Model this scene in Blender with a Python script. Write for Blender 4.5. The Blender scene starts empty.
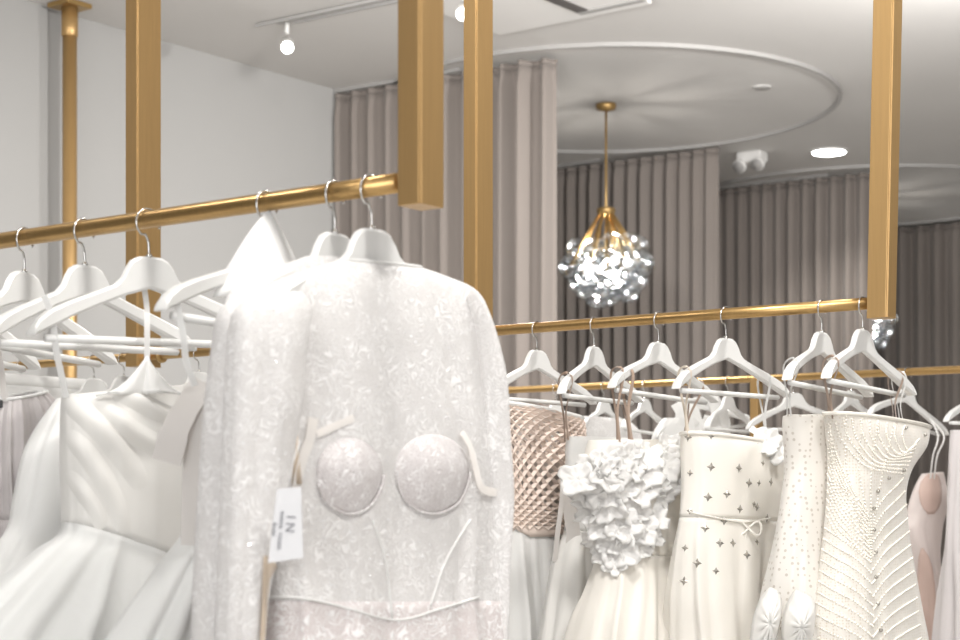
import bpy, bmesh, math, random
from mathutils import Vector, Matrix
from mathutils.bvhtree import BVHTree

random.seed(7)
SC = bpy.context.scene
COL = SC.collection
F, CX, HZ, EYE = 1678.0, 480.0, 492.5, 1.5
n_ = math.hypot(2200, 1678)
U = Vector((2200 / n_, -1678 / n_, 0))      # along the rails, towards the right and nearer
V = Vector((1678 / n_, 2200 / n_, 0))       # away, across the rails
UP = Vector((0, 0, 1))
RODH = 0.42                                  # rail height over eye level
CEIL = 2.50                                  # ceiling over eye level
PI = math.pi

def pt(x, y, D): return Vector(((x - CX) / F * D, D, EYE + (HZ - y) / F * D))
def ray(x): return Vector(((x - CX) / F, 1.0, 0))
def on_h(x, y, h):
    return pt(x, y, h * F / (HZ - y))
def on_ceil(x, y): return on_h(x, y, CEIL)
def on_v(x, c):                              # pixel column x met with the upright plane v = c
    r = ray(x); d = c / r.dot(V); return r * d
def uv(u, v, z=0): return U * u + V * v + UP * z

# ------------------------------------------------------------------ materials
def newmat(name):
    m = bpy.data.materials.new(name); m.use_nodes = True
    nt = m.node_tree; nt.nodes.clear()
    out = nt.nodes.new('ShaderNodeOutputMaterial')
    return m, nt, out
def N(nt, t, **kw):
    n = nt.nodes.new(t)
    for k, v in kw.items():
        if k in n.inputs: n.inputs[k].default_value = v
        else: setattr(n, k, v)
    return n
def rgba(c): return (c[0], c[1], c[2], 1)
def coords(nt, scale):
    tc = N(nt, 'ShaderNodeTexCoord'); mp = N(nt, 'ShaderNodeMapping')
    mp.inputs['Scale'].default_value = scale if isinstance(scale, tuple) else (scale,) * 3
    nt.links.new(tc.outputs['Object'], mp.inputs['Vector'])
    return mp.outputs['Vector']
def plain(name, col, rough=.5, metal=0., bump=0., bscale=80., var=0., vscale=4., coat=0., spec=.5):
    m, nt, out = newmat(name)
    b = N(nt, 'ShaderNodeBsdfPrincipled'); b.inputs['Base Color'].default_value = rgba(col)
    b.inputs['Roughness'].default_value = rough; b.inputs['Metallic'].default_value = metal
    b.inputs['Coat Weight'].default_value = coat; b.inputs['Specular IOR Level'].default_value = spec
    nt.links.new(b.outputs[0], out.inputs[0])
    if bump:
        nz = N(nt, 'ShaderNodeTexNoise', Scale=1., Detail=4.); nt.links.new(coords(nt, bscale), nz.inputs['Vector'])
        bp = N(nt, 'ShaderNodeBump', Strength=bump, Distance=.002)
        nt.links.new(nz.outputs[0], bp.inputs['Height']); nt.links.new(bp.outputs[0], b.inputs['Normal'])
    if var:
        nz = N(nt, 'ShaderNodeTexNoise', Scale=1., Detail=3.); nt.links.new(coords(nt, vscale), nz.inputs['Vector'])
        mx = N(nt, 'ShaderNodeMixRGB'); mx.inputs[1].default_value = rgba([c * (1 - var) for c in col]); mx.inputs[2].default_value = rgba([min(1, c * (1 + var)) for c in col])
        nt.links.new(nz.outputs[0], mx.inputs[0]); nt.links.new(mx.outputs[0], b.inputs['Base Color'])
    return m
def brushed(name, col, rough=.3, metal=.75):
    m, nt, out = newmat(name)
    b = N(nt, 'ShaderNodeBsdfPrincipled'); b.inputs['Roughness'].default_value = rough; b.inputs['Metallic'].default_value = metal
    nz = N(nt, 'ShaderNodeTexNoise', Scale=1., Detail=4.); nt.links.new(coords(nt, (160, 160, 6)), nz.inputs['Vector'])
    mx = N(nt, 'ShaderNodeMixRGB'); mx.inputs[1].default_value = rgba([c * .88 for c in col]); mx.inputs[2].default_value = rgba([min(1, c * 1.1) for c in col])
    nt.links.new(nz.outputs[0], mx.inputs[0]); nt.links.new(mx.outputs[0], b.inputs['Base Color'])
    bp = N(nt, 'ShaderNodeBump', Strength=.12, Distance=.001); nt.links.new(nz.outputs[0], bp.inputs['Height']); nt.links.new(bp.outputs[0], b.inputs['Normal'])
    nt.links.new(b.outputs[0], out.inputs[0])
    return m
def fabric(name, col, rough=.6, trans=.25, weave=900., bump=.15, wrinkle=0., wscale=9., dots=None, sheen=.3, alpha=None, spec=.3):
    """Cloth: diffuse with sheen, some light passing through, fine weave and soft creases; alpha < 1 for tulle."""
    m, nt, out = newmat(name); L = nt.links.new
    b = N(nt, 'ShaderNodeBsdfPrincipled'); b.inputs['Base Color'].default_value = rgba(col); b.inputs['Roughness'].default_value = rough
    b.inputs['Sheen Weight'].default_value = sheen; b.inputs['Specular IOR Level'].default_value = spec
    t = N(nt, 'ShaderNodeBsdfTranslucent'); t.inputs['Color'].default_value = rgba(col)
    mx = N(nt, 'ShaderNodeMixShader'); mx.inputs[0].default_value = trans
    L(b.outputs[0], mx.inputs[1]); L(t.outputs[0], mx.inputs[2])
    nz = N(nt, 'ShaderNodeTexNoise', Scale=1., Detail=2.); L(coords(nt, weave), nz.inputs['Vector'])
    bp = N(nt, 'ShaderNodeBump', Strength=bump, Distance=.0006); L(nz.outputs[0], bp.inputs['Height'])
    last = bp
    if wrinkle:
        w = N(nt, 'ShaderNodeTexNoise', Scale=1., Detail=2., Distortion=.6); L(coords(nt, (wscale, wscale, wscale * .6)), w.inputs['Vector'])
        b2 = N(nt, 'ShaderNodeBump', Strength=wrinkle, Distance=.02); L(w.outputs[0], b2.inputs['Height']); L(bp.outputs[0], b2.inputs['Normal']); last = b2
    L(last.outputs[0], b.inputs['Normal']); L(last.outputs[0], t.inputs['Normal'])
    if dots:
        dcol, dscale, drad = dots
        vo = N(nt, 'ShaderNodeTexVoronoi', Scale=1., Randomness=.25); L(coords(nt, (dscale, dscale, dscale)), vo.inputs['Vector'])
        lt = N(nt, 'ShaderNodeMath', operation='LESS_THAN'); lt.inputs[1].default_value = drad; L(vo.outputs['Distance'], lt.inputs[0])
        cm = N(nt, 'ShaderNodeMixRGB'); cm.inputs[1].default_value = rgba(col); cm.inputs[2].default_value = rgba(dcol)
        L(lt.outputs[0], cm.inputs[0]); L(cm.outputs[0], b.inputs['Base Color'])
    res = mx
    if alpha is not None:
        tr = N(nt, 'ShaderNodeBsdfTransparent'); res = N(nt, 'ShaderNodeMixShader'); res.inputs[0].default_value = alpha
        L(tr.outputs[0], res.inputs[1]); L(mx.outputs[0], res.inputs[2])
    L(res.outputs[0], out.inputs[0])
    return m
def lace(name, thread, ground_alpha=.35, fine=260., motif=42., tint=(.7, .68, .66), fill=.5):
    """Floral lace: curling thread outlines and filled motifs over a fine net ground."""
    m, nt, out = newmat(name); L = nt.links.new
    b = N(nt, 'ShaderNodeBsdfPrincipled'); b.inputs['Roughness'].default_value = .6; b.inputs['Sheen Weight'].default_value = .3
    t = N(nt, 'ShaderNodeBsdfTranslucent'); t.inputs['Color'].default_value = rgba(thread)
    cl = N(nt, 'ShaderNodeMixShader'); cl.inputs[0].default_value = .12; L(b.outputs[0], cl.inputs[1]); L(t.outputs[0], cl.inputs[2])
    co = coords(nt, motif)
    big = N(nt, 'ShaderNodeTexNoise', Scale=1., Detail=1.5, Distortion=1.1); L(co, big.inputs['Vector'])
    ml = N(nt, 'ShaderNodeMath', operation='MULTIPLY'); ml.inputs[1].default_value = 44.; L(big.outputs[0], ml.inputs[0])
    sn = N(nt, 'ShaderNodeMath', operation='SINE'); L(ml.outputs[0], sn.inputs[0])
    curl = N(nt, 'ShaderNodeMapRange'); curl.inputs['From Min'].default_value = .1; curl.inputs['From Max'].default_value = .8; L(sn.outputs[0], curl.inputs['Value'])
    blob = N(nt, 'ShaderNodeTexNoise', Scale=.55, Detail=3., Distortion=.8); L(co, blob.inputs['Vector'])
    bl = N(nt, 'ShaderNodeMapRange'); bl.inputs['From Min'].default_value = fill - .07; bl.inputs['From Max'].default_value = fill + .07; L(blob.outputs[0], bl.inputs['Value'])
    mu = N(nt, 'ShaderNodeMath', operation='MULTIPLY'); L(curl.outputs[0], mu.inputs[0]); L(bl.outputs[0], mu.inputs[1])
    vo = N(nt, 'ShaderNodeTexVoronoi', Scale=1., feature='DISTANCE_TO_EDGE'); L(coords(nt, fine), vo.inputs['Vector'])
    e = N(nt, 'ShaderNodeMapRange'); e.inputs['From Min'].default_value = .02; e.inputs['From Max'].default_value = .25; e.inputs['To Min'].default_value = .5; e.inputs['To Max'].default_value = 0
    L(vo.outputs['Distance'], e.inputs['Value'])
    mxm = N(nt, 'ShaderNodeMath', operation='MAXIMUM'); L(e.outputs[0], mxm.inputs[0]); L(mu.outputs[0], mxm.inputs[1])
    al = N(nt, 'ShaderNodeMapRange'); al.inputs['To Min'].default_value = ground_alpha; al.inputs['To Max'].default_value = .98; L(mxm.outputs[0], al.inputs['Value'])
    bp = N(nt, 'ShaderNodeBump', Strength=.5, Distance=.003); L(mxm.outputs[0], bp.inputs['Height'])
    L(bp.outputs[0], b.inputs['Normal']); L(bp.outputs[0], t.inputs['Normal'])
    cm = N(nt, 'ShaderNodeMixRGB'); cm.inputs[1].default_value = rgba(tint); cm.inputs[2].default_value = rgba(thread); L(mxm.outputs[0], cm.inputs[0]); L(cm.outputs[0], b.inputs['Base Color'])
    tr = N(nt, 'ShaderNodeBsdfTransparent'); mx = N(nt, 'ShaderNodeMixShader')
    L(al.outputs[0], mx.inputs[0]); L(tr.outputs[0], mx.inputs[1]); L(cl.outputs[0], mx.inputs[2]); L(mx.outputs[0], out.inputs[0])
    return m
def emit(name, col, s):
    m, nt, out = newmat(name); e = N(nt, 'ShaderNodeEmission'); e.inputs[0].default_value = rgba(col); e.inputs[1].default_value = s
    nt.links.new(e.outputs[0], out.inputs[0]); return m
def bubble(name):
    m, nt, out = newmat(name); L = nt.links.new
    lw = N(nt, 'ShaderNodeLayerWeight', Blend=.35)
    tr = N(nt, 'ShaderNodeBsdfTransparent'); tr.inputs[0].default_value = (.93, .95, .97, 1)
    gl = N(nt, 'ShaderNodeBsdfGlossy'); gl.inputs['Roughness'].default_value = .10
    mr = N(nt, 'ShaderNodeMapRange'); mr.inputs['To Min'].default_value = .08; mr.inputs['To Max'].default_value = .75
    L(lw.outputs['Facing'], mr.inputs['Value'])
    mx = N(nt, 'ShaderNodeMixShader'); L(mr.outputs[0], mx.inputs[0]); L(tr.outputs[0], mx.inputs[1]); L(gl.outputs[0], mx.inputs[2]); L(mx.outputs[0], out.inputs[0])
    return m

M = {}
M['wall'] = plain('wall paint', (.42, .415, .405), .75, bump=.05, bscale=200, var=.01)
M['ceil'] = plain('ceiling paint', (.64, .625, .605), .85, bump=.04, bscale=160, var=.01)
M['trackpaint'] = plain('grey white track paint', (.42, .41, .40), .6)
M['floor'] = plain('pale floor', (.70, .68, .66), .6, var=.05)
M['gold'] = brushed('brushed gold', (.49, .31, .13), .36, .55)
M['goldrod'] = brushed('polished gold rod', (.50, .32, .13), .3, .85)
M['gold2'] = plain('aged brass', (.46, .30, .12), .34, .75)
M['hanger'] = plain('white hanger lacquer', (.74, .735, .715), .38, bump=.05, bscale=60, coat=.15)
M['steel'] = plain('chrome wire', (.66, .65, .63), .18, 1.)
M['white'] = plain('white fitting', (.80, .79, .77), .5, var=.01)
M['greyfit'] = plain('grey fitting', (.38, .37, .36), .6)
M['dark'] = plain('dark louvre', (.10, .09, .085), .6)
M['curtain'] = fabric('taupe curtain', (.275, .242, .220), .85, .06, 420., .4, .0, sheen=.2, spec=.1)
M['tape'] = fabric('curtain heading tape', (.25, .22, .20), .9, 0., 420., .3, sheen=.1, spec=.1)
M['satin'] = fabric('ivory satin', (.85, .835, .80), .42, .2, 1200., .05, .25, 8.)
M['creamsatin'] = fabric('cream satin', (.92, .885, .82), .45, .2, 1200., .05, .2, 8.)
M['cotton'] = fabric('white crepe', (.86, .855, .835), .65, .22, 1100., .15, .2, 10.)
M['tulle'] = fabric('white tulle', (.88, .88, .865), .7, .4, 1500., .1, .2, 14., sheen=.5)
M['lilac'] = fabric('lilac grey pleated silk', (.60, .56, .55), .45, .15, 1200., .06, .1, 8.)
M['ribbon'] = fabric('pearl grey ribbon', (.72, .69, .66), .4, .3, 1200., .05)
M['clearribbon'] = fabric('sheer hanging ribbon', (.80, .80, .79), .4, .4, 1200., .05, alpha=.75)
M['whiteribbon'] = fabric('white hanging ribbon', (.85, .84, .82), .45, .3, 1200., .05)
M['tanribbon'] = fabric('tan hanging ribbon', (.42, .31, .24), .5, .2, 1200., .05)
M['creamribbon'] = fabric('cream hanging ribbon', (.80, .73, .64), .5, .3, 1200., .05)
M['lace'] = lace('white floral lace', (.94, .925, .91), .93, 300., 40., (.76, .735, .715), .44)
M['lace2'] = lace('ivory bodice lace', (.96, .94, .93), .96, 280., 34., (.70, .62, .60), .42)
M['cuplace'] = lace('cup lace', (.96, .94, .93), .97, 280., 58., (.60, .55, .54), .47)
M['lining'] = fabric('champagne lining', (.80, .75, .70), .55, .2, 1200., .05, .15, 10.)
M['beige'] = fabric('beige lining', (.72, .60, .47), .55, .2, 1200., .05, .1, 10.)
M['macrame'] = fabric('blush macrame cord', (.82, .70, .62), .7, .1, 700., .6)
M['macback'] = fabric('tan bodice lining', (.40, .30, .24), .7, .1, 1200., .1)
M['dotted'] = fabric('dotted ivory net', (.89, .86, .81), .6, .25, 1200., .1, .1, dots=((.62, .57, .51), 78., .27))
M['starred'] = fabric('ivory crepe', (.92, .89, .83), .5, .2, 1200., .08, .2, 9.)
M['beaded'] = fabric('beaded net', (.88, .845, .785), .5, .2, 500., .8, .15, 20., dots=((.72, .65, .55), 150., .3))
M['pearl'] = plain('pearl beads', (.88, .84, .76), .22, 0., coat=.5)
M['crystal'] = plain('grey crystal', (.42, .40, .36), .2, .6)
M['organza'] = fabric('white organza', (.95, .94, .92), .5, .3, 1500., .1, .1, 20., sheen=.4)
M['sequin'] = plain('silver sequin', (.92, .92, .92), .12, .0, coat=1.)
M['blush'] = fabric('blush net', (.76, .59, .52), .6, .25, 1200., .1, .2, 14.)
M['blushtulle'] = fabric('pale blush tulle', (.90, .83, .80), .65, .35, 1500., .1, .2, 12.)
M['paleviolet'] = fabric('pale lilac tulle', (.86, .825, .82), .65, .35, 1500., .1, .2, 12., alpha=.9)
M['tag'] = plain('pearl card', (.72, .72, .73), .5)
M['ink'] = plain('grey ink', (.22, .22, .24), .6)
M['bubble'] = bubble('bubble glass')
M['bulb'] = emit('lit bulb', (1., .96, .90), 9.)
M['lamp'] = emit('lit lamp face', (1., .98, .95), 14.)
M['netribbon'] = fabric('soft cream ribbon', (.93, .90, .865), .55, .3, 1200., .05)
M['clip'] = plain('black clip', (.02, .02, .02), .4)

# ------------------------------------------------------------------ object helpers
def link(name, verts, faces, mat, parent=None, smooth=True, loc=None):
    me = bpy.data.meshes.new(name)
    o = bpy.data.objects.new(name, me)
    org = Vector(loc) if loc is not None else (parent_world(parent) if parent else sum((Vector(v) for v in verts), Vector()) / max(1, len(verts)))
    me.from_pydata([tuple(Vector(v) - org) for v in verts], [], faces)
    if smooth: me.polygons.foreach_set('use_smooth', [True] * len(me.polygons))
    me.materials.append(mat); me.update()
    COL.objects.link(o)
    if name == 'hanger_body': me.set_sharp_from_angle(angle=math.radians(28))
    if parent: o.parent = parent
    else: o.location = org
    return o
def parent_world(p):
    v = Vector(p.location)
    while p.parent: p = p.parent; v += Vector(p.location)
    return v
def tag(o, label=None, cat=None, group=None, kind=None):
    if label: o['label'] = label
    if cat: o['category'] = cat
    if group: o['group'] = group
    if kind: o['kind'] = kind
    return o
def empty(name, loc, label, cat, group=None):
    o = bpy.data.objects.new(name, None); o.empty_display_size = .05; o.location = loc; COL.objects.link(o)
    return tag(o, label, cat, group)
class MB:
    def __init__(s): s.v, s.f = [], []
    def add(s, vs, fs):
        b = len(s.v); s.v += [Vector(v) for v in vs]; s.f += [tuple(b + i for i in f) for f in fs]
    def prism(s, poly, d):                      # poly: 3D loop, d: extrusion vector
        n = len(poly); d = Vector(d)
        s.add([Vector(p) for p in poly] + [Vector(p) + d for p in poly],
              [tuple(range(n))[::-1], tuple(range(n, 2 * n))] + [(i, (i + 1) % n, n + (i + 1) % n, n + i) for i in range(n)])
    def box(s, c, ax, ay, az):                  # half vectors
        c = Vector(c); q = [c - az + sx * ax + sy * ay for sx, sy in ((-1, -1), (1, -1), (1, 1), (-1, 1))]
        s.prism(q, az * 2)
    def tube(s, path, r, n=12, cap=True):
        path = [Vector(p) for p in path]; rs = r if isinstance(r, (list, tuple)) else [r] * len(path)
        b = len(s.v); prev = None
        for i, p in enumerate(path):
            t = (path[min(i + 1, len(path) - 1)] - path[max(i - 1, 0)]).normalized()
            if prev is None:
                a = t.cross(UP) if abs(t.z) < .9 else t.cross(Vector((1, 0, 0)))
            else: a = prev - t * prev.dot(t)
            a.normalize(); prev = a; c = t.cross(a)
            s.v += [p + (a * math.cos(2 * PI * k / n) + c * math.sin(2 * PI * k / n)) * rs[i] for k in range(n)]
        for i in range(len(path) - 1):
            for k in range(n):
                s.f.append((b + i * n + k, b + i * n + (k + 1) % n, b + (i + 1) * n + (k + 1) % n, b + (i + 1) * n + k))
        if cap:
            s.f.append(tuple(b + k for k in range(n))[::-1]); e = b + (len(path) - 1) * n; s.f.append(tuple(e + k for k in range(n)))
    def lathe(s, c, prof, n=24, axis=UP, ax=None):   # prof: (r, h)
        c = Vector(c); axis = Vector(axis).normalized(); a = axis.cross(Vector((1, 0, 0)) if abs(axis.x) < .9 else Vector((0, 1, 0))).normalized(); d = axis.cross(a)
        b = len(s.v)
        for r, h in prof: s.v += [c + axis * h + (a * math.cos(2 * PI * k / n) + d * math.sin(2 * PI * k / n)) * r for k in range(n)]
        for i in range(len(prof) - 1):
            for k in range(n): s.f.append((b + i * n + k, b + i * n + (k + 1) % n, b + (i + 1) * n + (k + 1) % n, b + (i + 1) * n + k))
        s.f.append(tuple(b + k for k in range(n))[::-1]); e = b + (len(prof) - 1) * n; s.f.append(tuple(e + k for k in range(n)))
    def ball(s, c, r, nu=10, nv=6):
        c = Vector(c); b = len(s.v); s.v.append(c + UP * r)
        for j in range(1, nv):
            for k in range(nu):
                a, p = 2 * PI * k / nu, PI * j / nv; s.v.append(c + Vector((math.sin(p) * math.cos(a), math.sin(p) * math.sin(a), math.cos(p))) * r)
        s.v.append(c - UP * r); e = len(s.v) - 1
        for k in range(nu):
            s.f.append((b, b + 1 + k, b + 1 + (k + 1) % nu)); q = b + 1 + (nv - 2) * nu; s.f.append((e, q + (k + 1) % nu, q + k))
        for j in range(nv - 2):
            for k in range(nu):
                q = b + 1 + j * nu; s.f.append((q + k, q + nu + k, q + nu + (k + 1) % nu, q + (k + 1) % nu))
    def grid(s, rows):
        b = len(s.v); n = len(rows[0])
        for r in rows: s.v += [Vector(p) for p in r]
        for j in range(len(rows) - 1):
            for i in range(n - 1): s.f.append((b + j * n + i, b + j * n + i + 1, b + (j + 1) * n + i + 1, b + (j + 1) * n + i))
    def ring(s, rows):
        b = len(s.v); n = len(rows[0]) - 1
        for r in rows: s.v += [Vector(p) for p in r[:n]]
        for j in range(len(rows) - 1):
            for i in range(n): s.f.append((b + j * n + i, b + j * n + (i + 1) % n, b + (j + 1) * n + (i + 1) % n, b + (j + 1) * n + i))
    def build(s, name, mat, parent=None, smooth=True, solid=0., bevel=0., sub=0, loc=None):
        o = link(name, s.v, s.f, mat, parent, smooth, loc)
        if bevel:
            m = o.modifiers.new('b', 'BEVEL'); m.width = bevel; m.segments = 2; m.limit_method = 'ANGLE'
        if sub:
            m = o.modifiers.new('s', 'SUBSURF'); m.levels = sub; m.render_levels = sub
        if solid:
            m = o.modifiers.new('t', 'SOLIDIFY'); m.thickness = solid; m.offset = -1
        return o
def lerp(a, b, t): return a + (b - a) * t
def catmull(pts, n):
    """pts: list of Vectors; n samples per span."""
    P = [Vector(p) for p in pts]; P = [P[0] * 2 - P[1]] + P + [P[-1] * 2 - P[-2]]; out = []
    for i in range(1, len(P) - 2):
        for k in range(n):
            t = k / n; p0, p1, p2, p3 = P[i - 1:i + 3]
            out.append(.5 * ((2 * p1) + (p2 - p0) * t + (2 * p0 - 5 * p1 + 4 * p2 - p3) * t * t + (3 * p1 - p0 - 3 * p2 + p3) * t ** 3))
    out.append(P[-2]); return out
def crn(rows, s):
    """Catmull-Rom over rows of number tuples at s in [0, len-1]."""
    i = min(int(s), len(rows) - 2); t = s - i; g = lambda k: rows[max(0, min(len(rows) - 1, k))]
    p0, p1, p2, p3 = g(i - 1), g(i), g(i + 1), g(i + 2); r = []
    for a, b, c, d in zip(p0, p1, p2, p3):
        m1, m2 = (c - a) / 2, (d - b) / 2
        if (b - a) * (c - b) <= 0: m1 = 0
        if (c - b) * (d - c) <= 0: m2 = 0
        r.append((2 * t ** 3 - 3 * t * t + 1) * b + (t ** 3 - 2 * t * t + t) * m1 + (-2 * t ** 3 + 3 * t * t) * c + (t ** 3 - t * t) * m2)
    return r

# ------------------------------------------------------------------ rails and their planes
yA = lambda x: 241.0 - .146 * x
yB = lambda x: 367.05 - .0735 * x
yC = lambda x: 413.4 - .0457 * x
def rodpt(f, x): return on_h(x, f(x), RODH)
def plane_c(f, xs): return sum(rodpt(f, x).dot(V) for x in xs) / len(xs)
cA, cB, cC = plane_c(yA, (0, 200, 390)), plane_c(yB, (150, 500, 860)), plane_c(yC, (520, 755, 940))
RODS = {'A': cA, 'B': cB, 'C': cC}
def rail_pt(r, x):
    p = on_v(x, RODS[r]); return Vector((p.x, p.y, EYE + RODH))
ROD_R = .0135

# ------------------------------------------------------------------ room shell
u0, u1, v0, v1 = on_ceil(331, 88.5).dot(U), 5.0, -4.0, 17.5
ZC = EYE + CEIL
def slab(name, a, b, c, d, t):
    mb = MB(); mb.prism([a, b, c, d], t); o = mb.build(name, M['ceil' if 'ceil' in name else 'floor' if 'floor' in name else 'wall'], smooth=False); tag(o, kind='structure'); return o
slab('floor', uv(u0 - 2.2, v0, 0), uv(u1, v0, 0), uv(u1, v1, 0), uv(u0 - 2.2, v1, 0), Vector((0, 0, -.1)))
slab('ceiling', uv(u0 - 2.2, v0, ZC), uv(u1, v0, ZC), uv(u1, v1, ZC), uv(u0 - 2.2, v1, ZC), Vector((0, 0, .1)))
vL = on_ceil(332, 85).dot(V) + .45; uB = u0 - 2.2
slab('wall_left', uv(u0, v0, 0), uv(u0, vL, 0), uv(u0, vL, ZC), uv(u0, v0, ZC), U * -.1)
slab('wall_inner', uv(uB, vL, 0), uv(u0 - .1, vL, 0), uv(u0 - .1, vL, ZC), uv(uB, vL, ZC), V * -.1)
slab('wall_far', uv(uB, vL, 0), uv(uB, v1, 0), uv(uB, v1, ZC), uv(uB, vL, ZC), U * -.1)
slab('wall_right', uv(u1, v0, 0), uv(u1, v1, 0), uv(u1, v1, ZC), uv(u1, v0, ZC), U * .1)
slab('wall_back', uv(u0 - 2.2, v1, 0), uv(u1, v1, 0), uv(u1, v1, ZC), uv(u0 - 2.2, v1, ZC), V * .1)
slab('wall_front', uv(u0, v0, 0), uv(u1, v0, 0), uv(u1, v0, ZC), uv(u0, v0, ZC), V * -.1)
# shallow slab added on left wall, standing for a light edge beside the post
r = ray(50); d = (u0 + .05) / r.dot(U); pv = (r * d).dot(V)
slab('light_edge_slab_1', uv(u0, pv - 2.2, 0), uv(u0, pv, 0), uv(u0, pv, ZC), uv(u0, pv - 2.2, ZC), U * .03)

# ------------------------------------------------------------------ rails
def post_geo(c, xl, xc, xr, ybot, lean=0.):
    """Rectangular post from its three visible upright edges; c: rail plane; returns the mesh builder."""
    b = .05
    for _ in range(12):
        k = on_v(xc, c - b / 2)
        a = (k - on_v(xl, c - b / 2)).dot(U)
        rr = ray(xr)                                   # corner + V*b meets the ray
        b = (rr.x * k.y - k.x) / (V.x - rr.x * V.y)
    z = EYE + (HZ - ybot) / F * k.y
    g = .0035; d = [(-a, 0), (-g, 0), (-g, g), (0, g), (0, b), (-a, b)]
    poly = [k + U * p + V * q + UP * z for p, q in d]
    mb = MB(); mb.prism(poly, Vector((0, 0, ZC - z)) + U * lean * (ZC - z))
    return mb, k, a, b, z
def rail(r, x0, x1, label):
    e = empty('clothes_rail', rail_pt(r, (x0 + x1) / 2), label, 'clothes rail', None)
    mb = MB(); p0, p1 = rail_pt(r, x0), rail_pt(r, x1); mb.tube([lerp(p0, p1, i / 8) for i in range(9)], ROD_R, 20); mb.build('rod', M['goldrod'], e)
    return e
def socket(r, x, par, s=-1):
    p = rail_pt(r, x); mb = MB(); mb.lathe(p, [(.019, 0), (.024, .002), (.024, .010), (.019, .013)], 20, U * s); mb.build('rod_socket', M['gold2'], par)
RA = rail('A', -140, 399, 'near gold hanging rail whose rod ends in a thick square post over the lace gowns')
mb, k, a, b, z = post_geo(cA, 397.5, 420.5, 444, 203); mb.build('post', M['gold'], RA, False, bevel=.0015)
RB = rail('B', -120, 869, 'middle gold hanging rail with three ceiling posts, holding the macrame and beaded gowns')
for xl, xc, xr, yb, ln in ((125.5, 137.5, 161, 366, 0), (463.5, 476.5, 493, 345, 0), (866.5, 887, 896, 317, .022)):
    mb, k, a, b, z = post_geo(cB, xl, xc, xr, yb, ln); mb.build('post', M['gold'], RB, False, bevel=.0012)
socket('B', 160, RB, 1)
RC = rail('C', 62, 1120, 'far gold rail before the curtains, with a round wall post and a floor leg')
p = rail_pt('C', 69.7); mb = MB(); mb.tube([Vector((p.x, p.y, .0)), Vector((p.x, p.y, 2.)), Vector((p.x, p.y, ZC - .03))], .037, 24); pst = mb.build('post', M['gold'], RC)
mb = MB(); mb.lathe(Vector((p.x, p.y, ZC - .17)), [(.040, 0), (.042, .003), (.042, .15)], 24); mb.build('sleeve', M['gold'], pst)
mb = MB(); mb.box(Vector((p.x, p.y, ZC - .012)), U * .08, V * .08, UP * .012); mb.build('ceiling_flange', M['gold2'], pst, False, bevel=.003)
p = rail_pt('C', 756.5); mb = MB(); mb.box(Vector((p.x, p.y, (EYE + RODH) / 2)), U * .016, V * .022, UP * (EYE + RODH) / 2); mb.build('leg', M['gold'], RC, False, bevel=.002)

# ------------------------------------------------------------------ hangers
HALF = .225
TOP = [(0, 0), (.020, -.001), (.033, -.007), (.042, -.018), (.051, -.034), (.066, -.046), (.10, -.058), (.15, -.075), (.19, -.091), (.212, -.105), (.222, -.117), (.225, -.127)]
BOT = [(0, -.049), (.020, -.054), (.033, -.058), (.042, -.060), (.051, -.063), (.066, -.068), (.10, -.080), (.15, -.099), (.19, -.116), (.212, -.125), (.222, -.129), (.225, -.130)]
def hanger_parts():
    mb = MB(); secs = []
    xs = [(-x, i) for i, (x, _) in reversed(list(enumerate(TOP)))][:-1] + [(x, i) for i, (x, _) in enumerate(TOP)]
    for x, i in xs:
        zt, zb = TOP[i][1], BOT[i][1]; q = abs(x) / HALF; t = .0065 + .006 * q ** 2; yo = -.022 * q ** 2
        c = min(.004, (zt - zb) * .3)
        secs.append([Vector((x, yo - t, zb + c)), Vector((x, yo - t, zt - c)), Vector((x, yo - t * .6, zt)), Vector((x, yo + t * .6, zt)), Vector((x, yo + t, zt - c)), Vector((x, yo + t, zb + c)), Vector((x, yo + t * .6, zb)), Vector((x, yo - t * .6, zb))])
    n = 8; b = 0
    for s_ in secs: mb.v += s_
    for j in range(len(secs) - 1):
        for k in range(n): mb.f.append((j * n + k, j * n + (k + 1) % n, (j + 1) * n + (k + 1) % n, (j + 1) * n + k))
    mb.f.append(tuple(range(n))); e = (len(secs) - 1) * n; mb.f.append(tuple(e + k for k in range(n))[::-1])
    off = Vector((0, 0, -.0575))
    body = mb; body.v = [v + off for v in body.v]
    hk = MB(); R = .0215; path = [Vector((0, 0, -.012)), Vector((0, 0, .012)), Vector((.001, 0, .024)), Vector((.006, 0, .034))]
    cz = .0575 + .0138 + .0019 - R
    for k in range(0, 17):
        a = math.radians(-55 + k * 255 / 16); path.append(Vector((R * math.cos(a), 0, cz + R * math.sin(a))))
    hk.tube([Vector((-p.x, p.y, p.z)) + off for p in catmull(path, 2)], .0019, 8)
    br = MB(); br.tube([Vector((x, -.0145 if abs(x) > .1 else -.0145, -.132)) + off for x in (-.196, -.1, 0, .1, .196)], .0062, 10)
    fr = MB(); fr.lathe(Vector((0, 0, -.002)) + off, [(.005, 0), (.005, .004), (.003, .007)], 12)
    return body, hk, br, fr
def basis(yaw, roll, mirror=False):
    """Hanger axes: local x along the hanger (near end -, far end +), y across, z up. yaw from V, roll about the rod."""
    h = (V * math.cos(yaw) + U * math.sin(yaw)); h = h * math.cos(roll) + UP * math.sin(roll); h.normalize()
    q = UP.cross(h).normalized(); zz = h.cross(q)
    return Matrix((h, q, zz)).transposed().to_4x4()
def proj(p): return (CX + p.x / p.y * F, HZ - (p.z - EYE) / p.y * F)
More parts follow.
